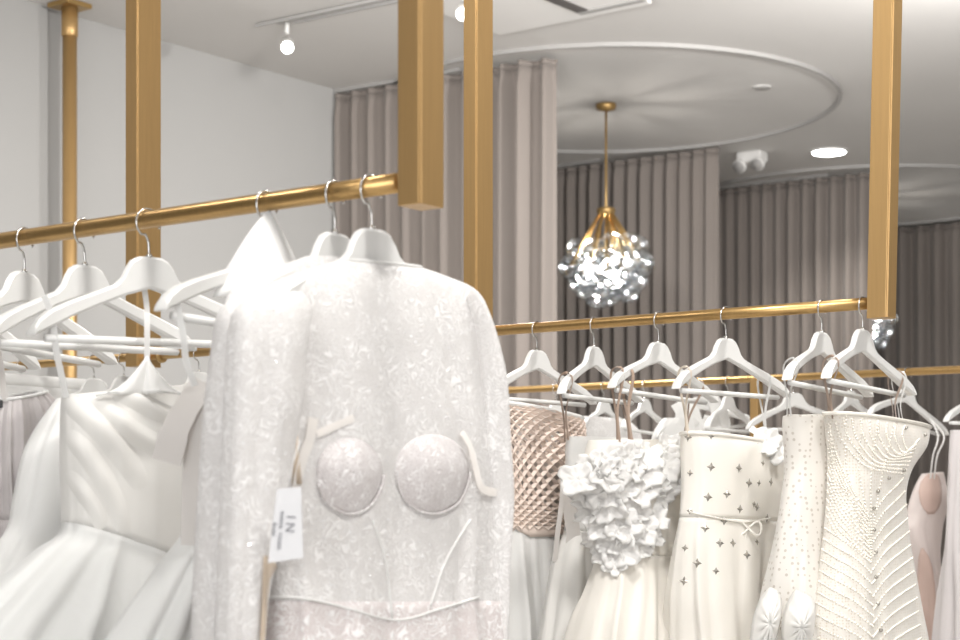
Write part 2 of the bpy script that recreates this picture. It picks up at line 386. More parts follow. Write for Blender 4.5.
def fit(r, xn, L, R):
    """Yaw and roll that bring the hanger's tips to where the photo shows them."""
    best = None
    p = rail_pt(r, xn)
    for yi in range(-26, 27, 2):
        for ri in range(-8, 9, 2):
            m = basis(math.radians(yi), math.radians(ri)); e = .02 * (yi / 10) ** 2 + .3 * (ri / 4) ** 2
            for tx, T in ((-HALF, L), (HALF, R)):
                if T:
                    w = p + m @ Vector((tx, -.01, -.122 - .0575)); x, y = proj(w); e += ((x - T[0]) / 3) ** 2 + ((y - T[1]) / 3) ** 2
            if best is None or e < best[0]: best = (e, math.radians(yi), math.radians(ri))
    return best[1], best[2], p
HG = {}
proto = None
def hanger(key, r, xn, L, R, label, group):
    global proto
    yaw, roll, p = fit(r, xn, L, R)
    if proto is None:
        root = empty('coat_hanger', (0, 0, 0), label, 'hanger', group)
        body, hk, br, fr = hanger_parts()
        ch = [body.build('hanger_body', M['hanger'], root, bevel=0, loc=(0, 0, 0)), hk.build('hook', M['steel'], root, loc=(0, 0, 0)),
              br.build('trouser_bar', M['hanger'], root, loc=(0, 0, 0)), fr.build('ferrule', M['steel'], root, loc=(0, 0, 0))]
        proto = root
    else:
        root = proto.copy(); COL.objects.link(root); tag(root, label, 'hanger', group)
        for c in proto.children:
            k = c.copy(); COL.objects.link(k); k.parent = root
    root.matrix_world = Matrix.Translation(p) @ basis(yaw, roll)
    h = (V * math.cos(yaw) + U * math.sin(yaw)).normalized()
    HG[key] = (p, h, yaw, roll, r)
    return root
GA, GB, GC, GD = 'hangers on the near rail', 'hangers on the middle rail', 'hangers on the far rail', 'hangers on the middle rail behind the near gowns'
hanger('A0', 'A', -36, None, (29, 364), 'white hanger mostly out of the picture, first on the near rail', GA)
hanger('A1', 'A', 25, None, (106, 361), 'white hanger over the lilac grey pleated dress on the near rail', GA)
hanger('A2', 'A', 84, (-20, 337), (180, 349), 'white hanger on the near rail beside the round wall post, over the puffed white gown', GA)
hanger('A3', 'A', 148, (26, 328), None, 'white hanger on the near rail, ribbon looped round its tip, over the satin bodice', GA)
hanger('A4', 'A', 267, (156, 308), None, 'white hanger with a pointed white cloth over its neck', GA)
hanger('A5', 'A', 335, (236, 304), None, 'white hanger under the rear lace gown, second from the end of the near rail', GA)
hanger('A6', 'A', 371, (254, 306), (470, 306), 'white hanger inside the front lace gown, last on the near rail before the post', GA)
hanger('B1', 'B', 537, (488, 398), (593, 412), 'white hanger above the blush macrame bodice', GB)
hanger('B2', 'B', 594, (556, 400), (635, 409), 'white hanger above the plain white strapless gown under the chandelier', GB)
hanger('B3', 'B', 659, (606, 394), (709, 407), 'white hanger with brown ribbons above the ruffled flower gown', GB)
hanger('B4', 'B', 726, (671, 394), (782, 403), 'white hanger above the gown with grey star motifs', GB)
hanger('B5', 'B', 822, (782, 387), (862, 410), 'white hanger above the dotted ivory gown', GB)
hanger('B6', 'B', 863, (820, 385), (906, 402), 'white hanger above the beaded gown, touching the gold post', GB)
hanger('D1', 'B', 22, None, None, 'white hanger above the white gown with a rolled neckline, behind the near rail', GD)
hanger('D2', 'B', 94, None, None, 'white hanger behind the near rail beside the round wall post', GD)
hanger('D3', 'B', 124, None, None, 'white hanger hooked against the socket of the first square post of the middle rail', GD)
hanger('D4', 'B', 199, None, None, 'white hanger just behind the sleeve of the rear lace gown', GD)
hanger('C1', 'C', 556, None, None, 'white hanger on the far rail behind the macrame bodice', GC)
hanger('C2', 'C', 604, (576, 432), (632, 432), 'white hanger covered with lace straps, on the far rail behind the brown ribbons', GC)
hanger('C3', 'C', 645, (622, 430), (672, 437), 'white bare hanger on the far rail seen through the hanger of the flower gown', GC)
hanger('C4', 'C', 697, (651, 440), None, 'white hanger draped with pleated white straps on the far rail', GC)
hanger('C5', 'C', 728, (703, 430), (756, 432), 'white bare hanger on the far rail centred under the hanger of the star gown', GC)
hanger('C6', 'C', 793, (738, 434), None, 'white hanger on the far rail in front of the floor leg', GC)
hanger('C7', 'C', 851, None, None, 'white hanger on the far rail behind the hanger of the beaded gown', GC)
hanger('C8', 'C', 908, None, (944, 436), 'white hanger above the blush gown on the far rail', GC)
hanger('C9', 'C', 985, (944, 420), None, 'white hanger at the picture edge on the far rail, above the pale lilac gown', GC)

# ------------------------------------------------------------------ gowns
class Surf:
    """A closed cloth tube hung in a hanger's upright plane. rows: (xl, yl, xr, yr, half depth, fold size); the ends of every ring are
    set where the photo shows the near and the far side, at their own distances."""
    def __init__(s, key, rows, off=0., nf=9, seed=0, nz=56, nth=96, sharp=1., front_flat=0., floor=True, foot=None):
        p, h, yaw, roll, r = HG[key]
        s.q = (U * math.cos(yaw) - V * math.sin(yaw)); s.h = h
        c = Vector((p.x, p.y, 0)) + s.q * off
        rng = random.Random(seed); s.ph = [rng.uniform(0, 6.28) for _ in range(8)]; s.nf = nf
        def end(x, y):
            rr = ray(x); t = (rr.x * c.y - c.x) / (h.x - rr.x * h.y); t = max(-.75, min(.75, t)); w = c + h * t
            return Vector((w.x, w.y, EYE + (HZ - y) / F * w.y))
        R = []
        for xl, yl, xr, yr, b, am in rows:
            am *= 1.35
            a, e = end(xl, yl), end(xr, yr); m = (a + e) / 2; hv = (e - a) / 2; A = Vector((hv.x, hv.y, 0)).length
            view = Vector((m.x, m.y, 0)).normalized(); side = Vector((view.y, -view.x, 0))
            sh, sq = abs(s.h.dot(side)), abs(s.q.dot(side))
            A2 = math.sqrt(max((A * sh) ** 2 - (b * sq) ** 2, (.35 * A * sh) ** 2)) / max(sh, .05)
            hv = hv * (A2 / max(A, 1e-6))
            R.append(tuple(m) + tuple(hv) + (b, am))
        if floor:
            l = R[-1]; k = 1.25
            R.append((l[0], l[1], .04, l[3] * k, l[4] * k, 0, l[6] * k, l[7] * 1.2))
        s.R = R; s.nz, s.nth = nz, nth
        ss = []
        n = len(R) - 1
        per = [max(2, int(round(nz / n)))] * n
        if floor: per[-1] = 8
        for i in range(n): ss += [i + k / per[i] for k in range(per[i])]
        ss.append(float(n)); s.ss = ss
        s.grid = [[s.pos(2 * PI * k / nth, t) for k in range(nth)] for t in ss]
    def pos(s, th, t, out=0.):
        r = crn(s.R, t); m = Vector(r[0:3]); hv = Vector(r[3:6]); b, am = r[6], r[7]
        z = m.z; ph = s.ph
        w = th + .22 * math.sin(2 * th + ph[0] + z * 1.5) + .10 * math.sin(5 * th + ph[1] - z * 2.2)
        f = math.sin(s.nf * w + ph[2] + .8 * math.sin(z * 2.1 + ph[3])) + .5 * math.sin((s.nf * 1.7) * w + ph[4] + z * 1.3) + .3 * math.sin(s.nf * 2.9 * w + ph[5])
        cr, sr = math.cos(th), math.sin(th)
        d = (s.h * cr * .6 + s.q * sr); 
        sgn = lambda v: math.copysign(abs(v) ** .8, v)
        return m + hv * sgn(cr) + s.q * (b * sgn(sr)) + d * (am * f * .6 + out)
    def part(s, name, mat, parent, i0, i1, solid=.003, wave=None, inset=0.):
        """Mesh of the rows with row index in [i0, i1] (row numbers, may be fractional)."""
        idx = [j for j, t in enumerate(s.ss) if i0 - 1e-6 <= t <= i1 + 1e-6]
        mb = MB(); n = s.nth
        for j in idx:
            for k in range(n):
                mb.v.append(s.pos(2 * PI * k / n, s.ss[j], -inset) if inset else s.grid[j][k])
        for a in range(len(idx) - 1):
            for k in range(n): mb.f.append((a * n + k, a * n + (k + 1) % n, (a + 1) * n + (k + 1) % n, (a + 1) * n + k))
        o = mb.build(name, mat, parent, solid=0)
        if wave: wave(o)
        if solid:
            m = o.modifiers.new('t', 'SOLIDIFY'); m.thickness = solid; m.offset = -1
        return o
    def bvh(s):
        n = s.nth; vs = [p for r in s.grid for p in r]; fs = []
        for j in range(len(s.grid) - 1):
            for k in range(n): fs.append((j * n + k, j * n + (k + 1) % n, (j + 1) * n + (k + 1) % n, (j + 1) * n + k))
        if not hasattr(s, '_b'): s._b = BVHTree.FromPolygons(vs, fs)
        return s._b
    def hit(s, x, y, lift=.0):
        o = Vector((0, 0, EYE)); d = Vector(((x - CX) / F, 1., (HZ - y) / F)).normalized()
        p, nrm, i, dist = s.bvh().ray_cast(o, d)
        if p is None: return None, None
        if nrm.dot(d) > 0: nrm = -nrm
        return p + nrm * lift, nrm
def gown_root(key, label, cat='gown', group='gowns on the rails', name='bridal_gown'):
    p = HG[key][0]; return empty(name, (p.x, p.y, 0), label, cat, group)
def strip(path, w, name, mat, parent, nrm=None, solid=.0012, n=6):
    """Flat ribbon along a path, its breadth across the view from the rail."""
    P = catmull(path, n); mb = MB(); rows = []
    for i, p in enumerate(P):
        t = (P[min(i + 1, len(P) - 1)] - P[max(i - 1, 0)]).normalized(); nn = nrm or (U - V * .3)
        s = t.cross(nn).normalized(); ww = w[min(len(w) - 1, int(i / max(1, len(P) - 1) * len(w)))] if isinstance(w, (list, tuple)) else w
        rows.append([p - s * ww / 2, p, p + s * ww / 2])
    mb.grid(rows); o = mb.build(name, mat, parent, solid=solid)
    if solid: o.modifiers['t'].use_rim = False
    return o
def hang_pt(key, x, dz=0.):
    """World point on a hanger's bar (local x) with drop dz."""
    p, h, yaw, roll, r = HG[key]; m = basis(yaw, roll); return p + m @ Vector((x, -.012, -.0575 - .10 + dz))
def loop(key, lx, s, x, y, mat, parent, w=.007, name='hanging_ribbon', gap=.012):
    """Hanging ribbon: a loop from the hanger arm down to the gown's edge; two flat tails."""
    top = hang_pt(key, lx); bot, nn = s.hit(x, y, .002)
    if bot is None: return
    q = s.q
    pts = [bot - q * .001, lerp(bot, top, .5) - q * .006, top + q * .012 + UP * .004, top - q * .002 + UP * .024, top - q * .024 + UP * .004, lerp(bot, top, .4) - q * .018 + s.h * gap, bot - q * .016 + s.h * gap - UP * .004]
    strip(pts, w, name, mat, parent, nrm=q)
def front_patch(s, poly_rows, lift, name, mat, parent, nx=10, solid=.0012):
    """Patch laid on a gown's front; rows of (y, xl, xr)."""
    mb = MB(); rows = []
    for y, a, b in poly_rows:
        r = []
        for i in range(nx + 1):
            p, n = s.hit(lerp(a, b, i / nx), y, lift)
            if p is None: p = r[-1] if r else (rows[-1][i] if rows else Vector())
            r.append(p)
        rows.append(r)
    mb.grid(rows); return mb.build(name, mat, parent, solid=solid)
def polyline_beads(s, pts, r, mb, step=1.0, lift=.001):
    """Beads along a pixel polyline laid over a gown's front."""
    P = catmull([Vector((x, y, 0)) for x, y in pts], 14); last = None
    for p in P:
        q, n = s.hit(p.x, p.y, lift)
        if q is None: continue
        if last is None or (q - last).length >= step * r * 2: mb.ball(q, r * random.uniform(.85, 1.1), 6, 4); last = q

exec_gowns = True
# ---- front lace gown (A6)
g = gown_root('A6', 'front white lace gown with long sleeves, sheer yoke and shaped cups, at the rail post')
body = Surf('A6', [(338, 260, 420, 268, .016, 0), (300, 271, 446, 277, .024, .001), (255, 293, 476, 292, .032, .002), (238, 330, 490, 324, .038, .003), (246, 380, 500, 385, .042, .004),
                   (258, 440, 506, 440, .046, .004), (266, 500, 508, 500, .046, .004), (268, 560, 504, 560, .048, .004), (266, 600, 500, 600, .052, .005), (262, 650, 504, 650, .06, .008), (240, 760, 520, 760, .08, .014)], nf=11, seed=3, nz=60, nth=128)
ov = body.part('lace_overlay', M['lace'], g, 0, 8.0, .0)
tag(body.part('skirt', M['lace2'], g, 8.0, 11.0, .002), 'lace skirt with a pinkish lining')
inner = Surf('A6', [(300, 436, 486, 436, .024, .0), (296, 470, 488, 470, .030, 0), (292, 520, 484, 520, .030, 0), (282, 560, 482, 560, .032, .001), (276, 606, 484, 606, .036, .002)], off=.006, nf=7, seed=5, nz=30, floor=False)
inner.part('bodice_lining', M['lining'], g, 0, 4, .002)
def cup(x, y, rx, ry, nm='cup'):
    mb = MB(); rows = []
    P = lambda q, a: (x + rx * q * math.cos(a), y + (ry * .86 if math.sin(a) < 0 else ry) * q * math.sin(a) * (1 if math.sin(a) > 0 else .95))
    for j in range(13):
        q = max(j / 12, .01); r = []
        for k in range(41):
            xx, yy = P(q, 2 * PI * k / 40); p, n = body.hit(xx, yy); r.append(p + (n + Vector((0, -.6, -.1))).normalized() * (.019 * (1 - q ** 2) ** 1.1 + .001))
        rows.append(r)
    mb.ring(rows); o = mb.build(nm, M['cuplace'], g, solid=.002)
    w = MB(); w.tube([body.hit(*P(1., PI * (.02 + .9 * k / 24)), .003)[0] for k in range(25)], .0022, 8)
    tag(w.build('underwire_seam', M['cuplace'], o), 'raised seam under the cup')
cup(349, 472, 33, 42); cup(432, 470, 37, 44)
seam = MB()
for pts in ([(268, 597), (300, 598), (340, 606), (395, 620), (440, 609), (479, 597)], [(372, 520), (385, 560), (392, 618)], [(470, 520), (446, 560), (430, 606)]):
    P = [body.hit(p.x, p.y, .0008)[0] for p in catmull([Vector((x, y, 0)) for x, y in pts], 8)]; seam.tube([p for p in P if p], .0019, 6)
seam.build('bodice_seam', M['cotton'], g)
slv = Surf('A6', [(262, 292, 300, 292, .012, .0), (234, 312, 310, 312, .024, .001), (228, 350, 304, 350, .03, .002), (226, 400, 300, 400, .03, .003), (224, 450, 292, 450, .028, .003), (221, 520, 283, 520, .028, .003), (218, 590, 268, 590, .026, .003), (216, 660, 262, 660, .024, .003), (218, 800, 256, 800, .02, .002)], off=.042, nf=4, seed=8, nz=48, nth=48, floor=False)
slv.part('sleeve', M['lace'], g, 0, 8, .0)
cuff = MB(); cuff.tube([slv.pos(2 * PI * k / 24, 8.0) for k in range(25)], .003, 6); cuff.build('cuff', M['lace2'], g)
slf = Surf('A6', [(464, 294, 484, 304, .014, 0), (470, 326, 496, 336, .02, .001), (474, 380, 507, 385, .024, .002), (478, 440, 510, 440, .024, .003), (482, 500, 513, 500, .024, .003), (484, 580, 507, 580, .022, .003), (484, 680, 506, 680, .02, .003), (486, 780, 504, 780, .02, .003)], off=.03, nf=4, seed=9, nz=40, nth=40, floor=False)
slf.part('sleeve', M['lace'], g, 0, 7, .0)
# straps, loops
strip([body.hit(x, y, .004)[0] for x, y in ((312, 418), (308, 440), (300, 462), (296, 492))], [.017, .016, .016], 'shoulder_strap', M['netribbon'], g, nrm=body.q)
strip([body.hit(x, y, .004)[0] for x, y in ((352, 418), (334, 426), (316, 434))], .010, 'shoulder_strap', M['netribbon'], g, nrm=body.q)
strip([body.hit(x, y, .005)[0] for x, y in ((460, 432), (468, 446), (474, 468), (480, 488), (497, 493), (506, 492))], [.010, .012, .012, .010], 'shoulder_strap', M['netribbon'], g, nrm=body.q)
nt_ = MB(); nt_.tube([body.pos(2 * PI * k / 48, .03, .001) for k in range(49)], .0024, 6); nt_.build('neckline_trim', M['cotton'], g)
strip([hang_pt('A6', .0, .06) - U * .02, hang_pt('A6', 0, 0) - U * .012, hang_pt('A6', 0, -.06) - U * .004], .009, 'hanging_ribbon', M['whiteribbon'], g)
b_ = front_patch(body, [(434, 288, 296), (448, 284, 296), (466, 283, 298), (484, 284, 300)], .003, 'lining_gap', M['beige'], g, 4); tag(b_, 'beige lining showing beside the cup')
b_ = front_patch(slv, [(556, 262, 270)] + [(y, 262 - (y - 560) * .05, 300 - (y - 560) * .2) for y in (566, 580, 600, 640, 700)], .003, 'lining_panel', M['beige'], g, 6); tag(b_, 'beige lining showing beside the sleeve')
# sequins
sq = MB(); rng = random.Random(4)
for _ in range(420):
    x, y = rng.uniform(225, 505), rng.uniform(290, 638); s_ = slv if x < 285 and rng.random() < .8 else body
    p, n = s_.hit(x, y, .0018)
    if p is None: continue
    n = (n + Vector((rng.uniform(-.8, .8), rng.uniform(-.5, .5), rng.uniform(-.4, .9)))).normalized(); ex = n.cross(UP).normalized(); ey = n.cross(ex); rr = .0012
    sq.add([p + (ex * math.cos(k * PI / 3) + ey * math.sin(k * PI / 3)) * rr for k in range(6)] + [p + (ex * math.cos(k * PI / 3) + ey * math.sin(k * PI / 3)) * rr - n * .0006 for k in range(6)], [(0, 1, 2, 3, 4, 5), (11, 10, 9, 8, 7, 6)] + [(k, (k + 1) % 6, 6 + (k + 1) % 6, 6 + k) for k in range(6)])
tag(sq.build('sequins', M['sequin'], g, False), 'scattered silver sequins', kind='stuff')
# card tag with its lettering
c0, n0 = slv.hit(270, 525); n0 = (n0 + Vector((0, -1.2, 0))).normalized(); D0 = c0.y - .03
def tp(x, y): 
    return pt(x, y, D0)
tg = MB(); tg.prism([tp(277, 489), tp(301, 487), tp(303, 558), tp(268, 563)], Vector((0, .0012, 0)))
tgo = tg.build('tag', M['tag'], g, False)
def letters(t, x, y, size, parent):
    cu = bpy.data.curves.new('lettering', 'FONT'); cu.body = t; cu.size = size; cu.align_x = 'CENTER'; cu.align_y = 'CENTER'; cu.extrude = .0003
    o = bpy.data.objects.new('lettering', cu); COL.objects.link(o); o.data.materials.append(M['ink']); o.parent = parent
    bpy.context.view_layer.update(); me = bpy.data.meshes.new_from_object(o.evaluated_get(bpy.context.evaluated_depsgraph_get()))
    bpy.data.objects.remove(o); t = math.radians(-5); p = tp(x, y) - Vector((0, .0008, 0)); vs = []
    for v in me.vertices:
        a, b = v.co.x * math.cos(t) - v.co.y * math.sin(t), v.co.x * math.sin(t) + v.co.y * math.cos(t); vs.append(p + Vector((b, -v.co.z, -a)))
    return link('lettering', vs, [tuple(f.vertices) for f in me.polygons], M['ink'], parent, False)
letters('I N', 290, 524, .016, tgo); letters('MARKEL  YOLEEE', 280.5, 530, .0060, tgo); letters('Bridal', 274, 529, .0068, tgo)
st = MB(); st.tube([tp(289, 488), tp(291, 470), tp(300, 440)], .0008, 6); st.build('tag_string', M['whiteribbon'], tgo)

# ---- rear lace gown (A5)
g = gown_root('A5', 'rear white lace gown pressed behind the front lace gown, its long sleeve hanging beside it')
s = Surf('A5', [(306, 256, 372, 258, .014, 0), (262, 272, 420, 278, .018, .001), (234, 288, 440, 300, .02, .002), (222, 320, 455, 330, .022, .003), (214, 400, 460, 400, .022, .004), (206, 500, 460, 500, .024, .005), (200, 620, 470, 620, .03, .008), (190, 760, 480, 760, .04, .012)], nf=11, seed=13, nz=44)
s.part('bodice', M['lace'], g, 0, 5, .0); s.part('skirt', M['lace2'], g, 5, 8, .002)
s2 = Surf('A5', [(240, 292, 268, 290, .01, 0), (219, 312, 262, 312, .02, .001), (212, 350, 254, 350, .024, .002), (204, 420, 246, 420, .024, .003), (199, 500, 240, 500, .024, .003), (195, 580, 236, 580, .022, .003), (193, 680, 230, 680, .02, .003), (195, 800, 225, 800, .018, .002)], off=.028, nf=4, seed=14, nz=40, nth=40, floor=False)
s2.part('sleeve', M['lace'], g, 0, 7, .0)

# ---- gown A4 (ribbon bow) and its cloth cover
g = gown_root('A4', 'white gown with a pearl grey ribbon knot, squeezed beside the lace sleeves')
s = Surf('A4', [(190, 398, 250, 404, .02, 0), (187, 440, 252, 440, .03, .001), (187, 490, 252, 490, .032, .002), (186, 526, 250, 530, .034, .003), (158, 570, 262, 570, .045, .008), (112, 640, 280, 640, .06, .014), (40, 760, 300, 760, .08, .02)], nf=7, seed=21)
s.part('bodice', M['creamsatin'], g, 0, 3, .003); s.part('skirt', M['tulle'], g, 3, 7, .002)
rb = MB(); D4 = s.hit(196, 430)[0].y - .02
tail = [pt(x, y, D4 + dz) for x, y, dz in ((206, 384, .0), (190, 402, -.02), (176, 428, -.03), (166, 462, -.03))]
kn = strip(tail, [.040, .034, .036, .040], 'ribbon_knot', M['ribbon'], g, nrm=Vector((0, -1, .1)), n=8, solid=.0015)
strip([pt(x, y, D4 + dz) for x, y, dz in ((206, 382, .0), (197, 410, -.012), (191, 470, -.01), (189, 545, -.01))], [.022, .024, .022], 'ribbon_tail', M['ribbon'], kn, nrm=Vector((0, -1, .1)), n=8, solid=.0015)
strip([hang_pt('A4', -.19), pt(183, 335, D4 - .03), pt(186, 360, D4 - .02), pt(195, 386, D4 - .01)], .009, 'hanging_ribbon', M['clearribbon'], g, nrm=Vector((0, -1, .1)))
pA4, hA4 = HG['A4'][0], HG['A4'][1]; qA4 = U
cv = MB(); rows = []
apex = Vector((pA4.x, pA4.y, EYE + (HZ - 210) / F * pA4.y))
for j in range(15):
    t = j / 14; r = []
    for k in range(49):
        a = 2 * PI * k / 48; c_, s__ = math.cos(a), math.sin(a); sq_ = 1 / (abs(c_) ** 1.3 + abs(s__) ** 1.3) ** (1 / 1.3)
        drop = .115 * t ** .95 + .022 * t * t * math.cos(2 * a)
        w = t ** .8
        r.append(apex + hA4 * (c_ * sq_ * .098 * w - .014 * t) + qA4 * (s__ * sq_ * .060 * w + .004) - UP * drop + (hA4 * c_ + qA4 * s__) * .004 * math.sin(6 * a + 2) * t)
    rows.append(r)
cv.ring(rows)
tag(cv.build('hanger_cover', M['cotton'], solid=.003), 'pointed white cloth draped over a hanger neck on the near rail', 'cloth cover')

# ---- gown A3 (satin bodice, tulle skirt)
g = gown_root('A3', 'white gown with draped satin bodice and full tulle skirt on the near rail')
s = Surf('A3', [(62, 395, 190, 384, .03, 0), (61, 425, 191, 415, .045, .001), (61, 470, 190, 460, .05, .001), (62, 521, 188, 566, .05, .002), (34, 550, 198, 590, .07, .007), (-14, 590, 226, 620, .10, .012), (-70, 650, 250, 660, .13, .018), (-130, 760, 300, 760, .17, .024)], nf=9, seed=31, nz=60, nth=120)
bod = s.part('bodice', M['satin'], g, 0, 3, .003); s.part('skirt', M['tulle'], g, 3, 8, .002)
def drape(pts, w, lift, nm='bodice_drape', mat='satin'):
    P = [Vector((x, y, 0)) for x, y in pts]; C = catmull(P, 8); rows = []
    for i, c in enumerate(C):
        t = (C[min(i + 1, len(C) - 1)] - C[max(0, i - 1)]).normalized(); nx = Vector((-t.y, t.x, 0)); r = []
        for k in range(9):
            q = k / 4 - 1; pp = c + nx * w * q; e = math.sin(PI * i / (len(C) - 1)) ** .9 if 0 < i < len(C) - 1 else 0
            h_, n = s.hit(pp.x, pp.y, -.001 + lift * e * math.cos(q * PI / 2) ** 1.5)
            r.append(h_ if h_ is not None else (r[-1] if r else rows[-1][k] if rows else s.hit(c.x + 6, c.y + 8)[0]))
        rows.append(r)
    mb = MB(); mb.grid(rows); return mb.build(nm, M[mat], g)
drape([(64, 398), (90, 418), (118, 448), (146, 492)], 15, .010); drape([(90, 390), (116, 418), (146, 440), (188, 452)], 13, .012)
drape([(64, 430), (88, 456), (110, 492), (128, 538)], 13, .008); drape([(106, 386), (132, 398), (160, 412), (189, 420)], 11, .012)
drape([(64, 470), (80, 488), (94, 508), (104, 532)], 11, .006)
# peaked panel of lining net hooked up by a strap
ap = pt(147, 357, s.hit(120, 400)[0].y + .03); rows = []
for j in range(13):
    t = j / 12; r = []
    for k in range(33):
        a = k / 32; bx = lerp(96, 196, a); by = 392 - 3 * math.sin(a * PI) + 10 * abs(a - .5)
        bp = pt(bx, by, ap.y - .03 + .10 * (a - .3)); p = lerp(ap, bp, t); p = p + Vector((0, -.012 * math.sin(a * 12) * t, -.028 * math.sin(t * PI) * (1 - abs(a - .5) * 1.0)))
        r.append(p)
    rows.append(r)
mb = MB(); mb.grid(rows); mb.build('back_panel', M['cotton'], g, solid=.003)
strip([hang_pt('A3', .0, .06) - U * .025, hang_pt('A3', .0, .03) - U * .02, ap + UP * .06, ap - UP * .008], .0085, 'hanging_ribbon', M['whiteribbon'], g, nrm=Vector((0, -1, .1)))
e0 = s.hit(66, 400)[0]
strip([hang_pt('A3', -.195, .03), pt(52, 318, e0.y - .03), pt(56, 350, e0.y - .025), pt(62, 378, e0.y - .015), pt(66, 398, e0.y - .005)], .0095, 'hanging_ribbon', M['clearribbon'], g, nrm=Vector((0, -1, .1)))

# ---- gown A2 (puffed)
g = gown_root('A2', 'white gown with a puffed bodice, behind the satin bodice and its ribbon')
s = Surf('A2', [(58, 398, 120, 396, .02, 0), (40, 424, 140, 420, .04, .003), (25, 455, 150, 450, .05, .004), (15, 500, 150, 500, .052, .004), (8, 530, 150, 535, .05, .004), (-20, 565, 160, 570, .07, .010), (-80, 640, 180, 640, .11, .016), (-140, 760, 200, 760, .14, .02)], nf=8, seed=41)
s.part('dress_body', M['cotton'], g, 0, 8, .003)

# ---- dress A1 (lilac grey, pleated)
g = gown_root('A1', 'lilac grey strapless dress with pleated front and straight neckline at the picture edge')
s = Surf('A1', [(0, 400, 44, 391, .02, .003), (-8, 430, 58, 412, .03, .006), (-10, 470, 60, 470, .032, .007), (-10, 520, 62, 520, .034, .008), (-20, 620, 70, 620, .05, .012), (-40, 760, 90, 760, .07, .016)], nf=14, seed=51, nth=140)
s.part('bodice', M['lilac'], g, 0, 3, .003); s.part('skirt', M['lilac'], g, 3, 6, .003)
tr_ = MB(); tr_.tube([s.pos(2 * PI * k / 64, .0, .001) for k in range(65)], .0028, 6); tr_.build('neckline_trim', M['cotton'], g)
e0 = s.hit(6, 404)[0]
strip([pt(-2, 352, e0.y - .01), pt(1, 366, e0.y - .005), pt(3, 384, e0.y), pt(5, 402, e0.y)], .009, 'hanging_ribbon', M['ribbon'], g, nrm=Vector((0, -1, .1)))
ck = MB(); ck.box(pt(0, 404, e0.y - .006), Vector((.004, 0, 0)), Vector((0, .003, 0)), UP * .006); ck.build('size_clip', M['clip'], g, False, bevel=.001)

# ---- gowns on the middle rail behind the near ones
def simple(key, rows, mats, label, nf=8, seed=0, cut=2, off=0.):
    g = gown_root(key, label); s = Surf(key, rows, nf=nf, seed=seed, nz=30, nth=72, off=off)
    if mats[0] is mats[1]: s.part('dress_body', mats[0], g, 0, len(rows), .003)
    else: s.part('bodice', mats[0], g, 0, cut, .003); s.part('skirt', mats[1], g, cut, len(rows), .003)
    return g, s
g, s = simple('D1', [(-40, 376, 100, 386, .045, .002), (-42, 384, 103, 394, .055, .002), (-40, 400, 104, 410, .05, .004), (-40, 480, 100, 480, .06, .008), (-60, 640, 120, 640, .1, .016)], (M['cotton'], M['cotton']), 'white gown with a broad rolled neckline behind the lilac grey dress', seed=61)
rl = MB(); rl.tube([s.pos(2 * PI * k / 64, .3) for k in range(65)], .020, 10); rl.build('rolled_neckline', M['cotton'], g)
simple('D3', [(96, 392, 150, 392, .03, .002), (94, 430, 154, 430, .04, .003), (92, 500, 156, 500, .05, .008), (80, 640, 170, 640, .08, .016)], (M['tulle'], M['tulle']), 'white gown mostly hidden behind the satin bodice, on the middle rail', seed=62)
g, s = simple('D4', [(182, 384, 224, 390, .03, .002), (178, 420, 232, 420, .04, .003), (172, 500, 236, 500, .05, .008), (160, 640, 250, 640, .08, .016)], (M['cotton'], M['tulle']), 'white gown glimpsed between the ribbon knot and the lace sleeve, on the middle rail', seed=63)

# ---- B1 macrame
g = gown_root('B1', 'white gown with a blush macrame bodice beside the lace sleeve')
s = Surf('B1', [(494, 402, 580, 420, .045, .001), (493, 420, 582, 432, .055, .001), (494, 460, 578, 462, .062, .001), (496, 500, 575, 505, .06, .001), (497, 528, 574, 532, .06, .002), (494, 560, 578, 560, .07, .009), (488, 640, 584, 640, .09, .014), (480, 760, 590, 760, .11, .018)], nf=10, seed=71, nth=120)
mb = MB(); NA, NB = 52, 27; idx = {}
def lat(i, j):
    k = (i % NA, j)
    if k not in idx: idx[k] = len(mb.v); mb.v.append(s.pos(2 * PI * (i % NA) / NA, .06 + 3.94 * j / NB, .001))
    return idx[k]
for j in range(0, NB - 1):
    for i in range(NA):
        if (i + j) % 2 == 0: mb.f.append((lat(i, j), lat(i + 1, j + 1), lat(i, j + 2), lat(i - 1, j + 1)))
lt_ = mb.build('macrame_lattice', M['macrame'], g, False)
vg = lt_.vertex_groups.new(name='w')
for (i, j), vi in idx.items():
    th = 2 * PI * i / NA; f = .35 + .55 * min(1, max(0, (j - 7) / 9))
    if abs(th - PI * .58) < .45: f = max(f, .75)
    vg.add([vi], f, 'REPLACE')
wf = lt_.modifiers.new('w', 'WIREFRAME'); wf.thickness = .018; wf.use_even_offset = False; wf.vertex_group = 'w'; wf.thickness_vertex_group = .3; wf.use_boundary = True
lin = Surf('B1', [(500, 458, 572, 466, .050, 0), (499, 500, 572, 505, .054, 0), (500, 528, 571, 532, .054, .001)], nf=6, seed=72, nz=16, floor=False)
tag(lin.part('bodice_lining', M['lining'], g, 0, 2, .002), 'champagne lining behind the knots')
s.part('skirt', M['cotton'], g, 4, 8, .003)
nk = MB(); nk.tube([s.pos(2 * PI * k / 64, .02, .002) for k in range(65)], .0065, 8); nk.build('neckline_trim', M['cotton'], g)
front_patch(s, [(526, 512, 570), (531, 518, 566), (537, 530, 556)], .004, 'macrame_point', M['macrame'], g, 8)
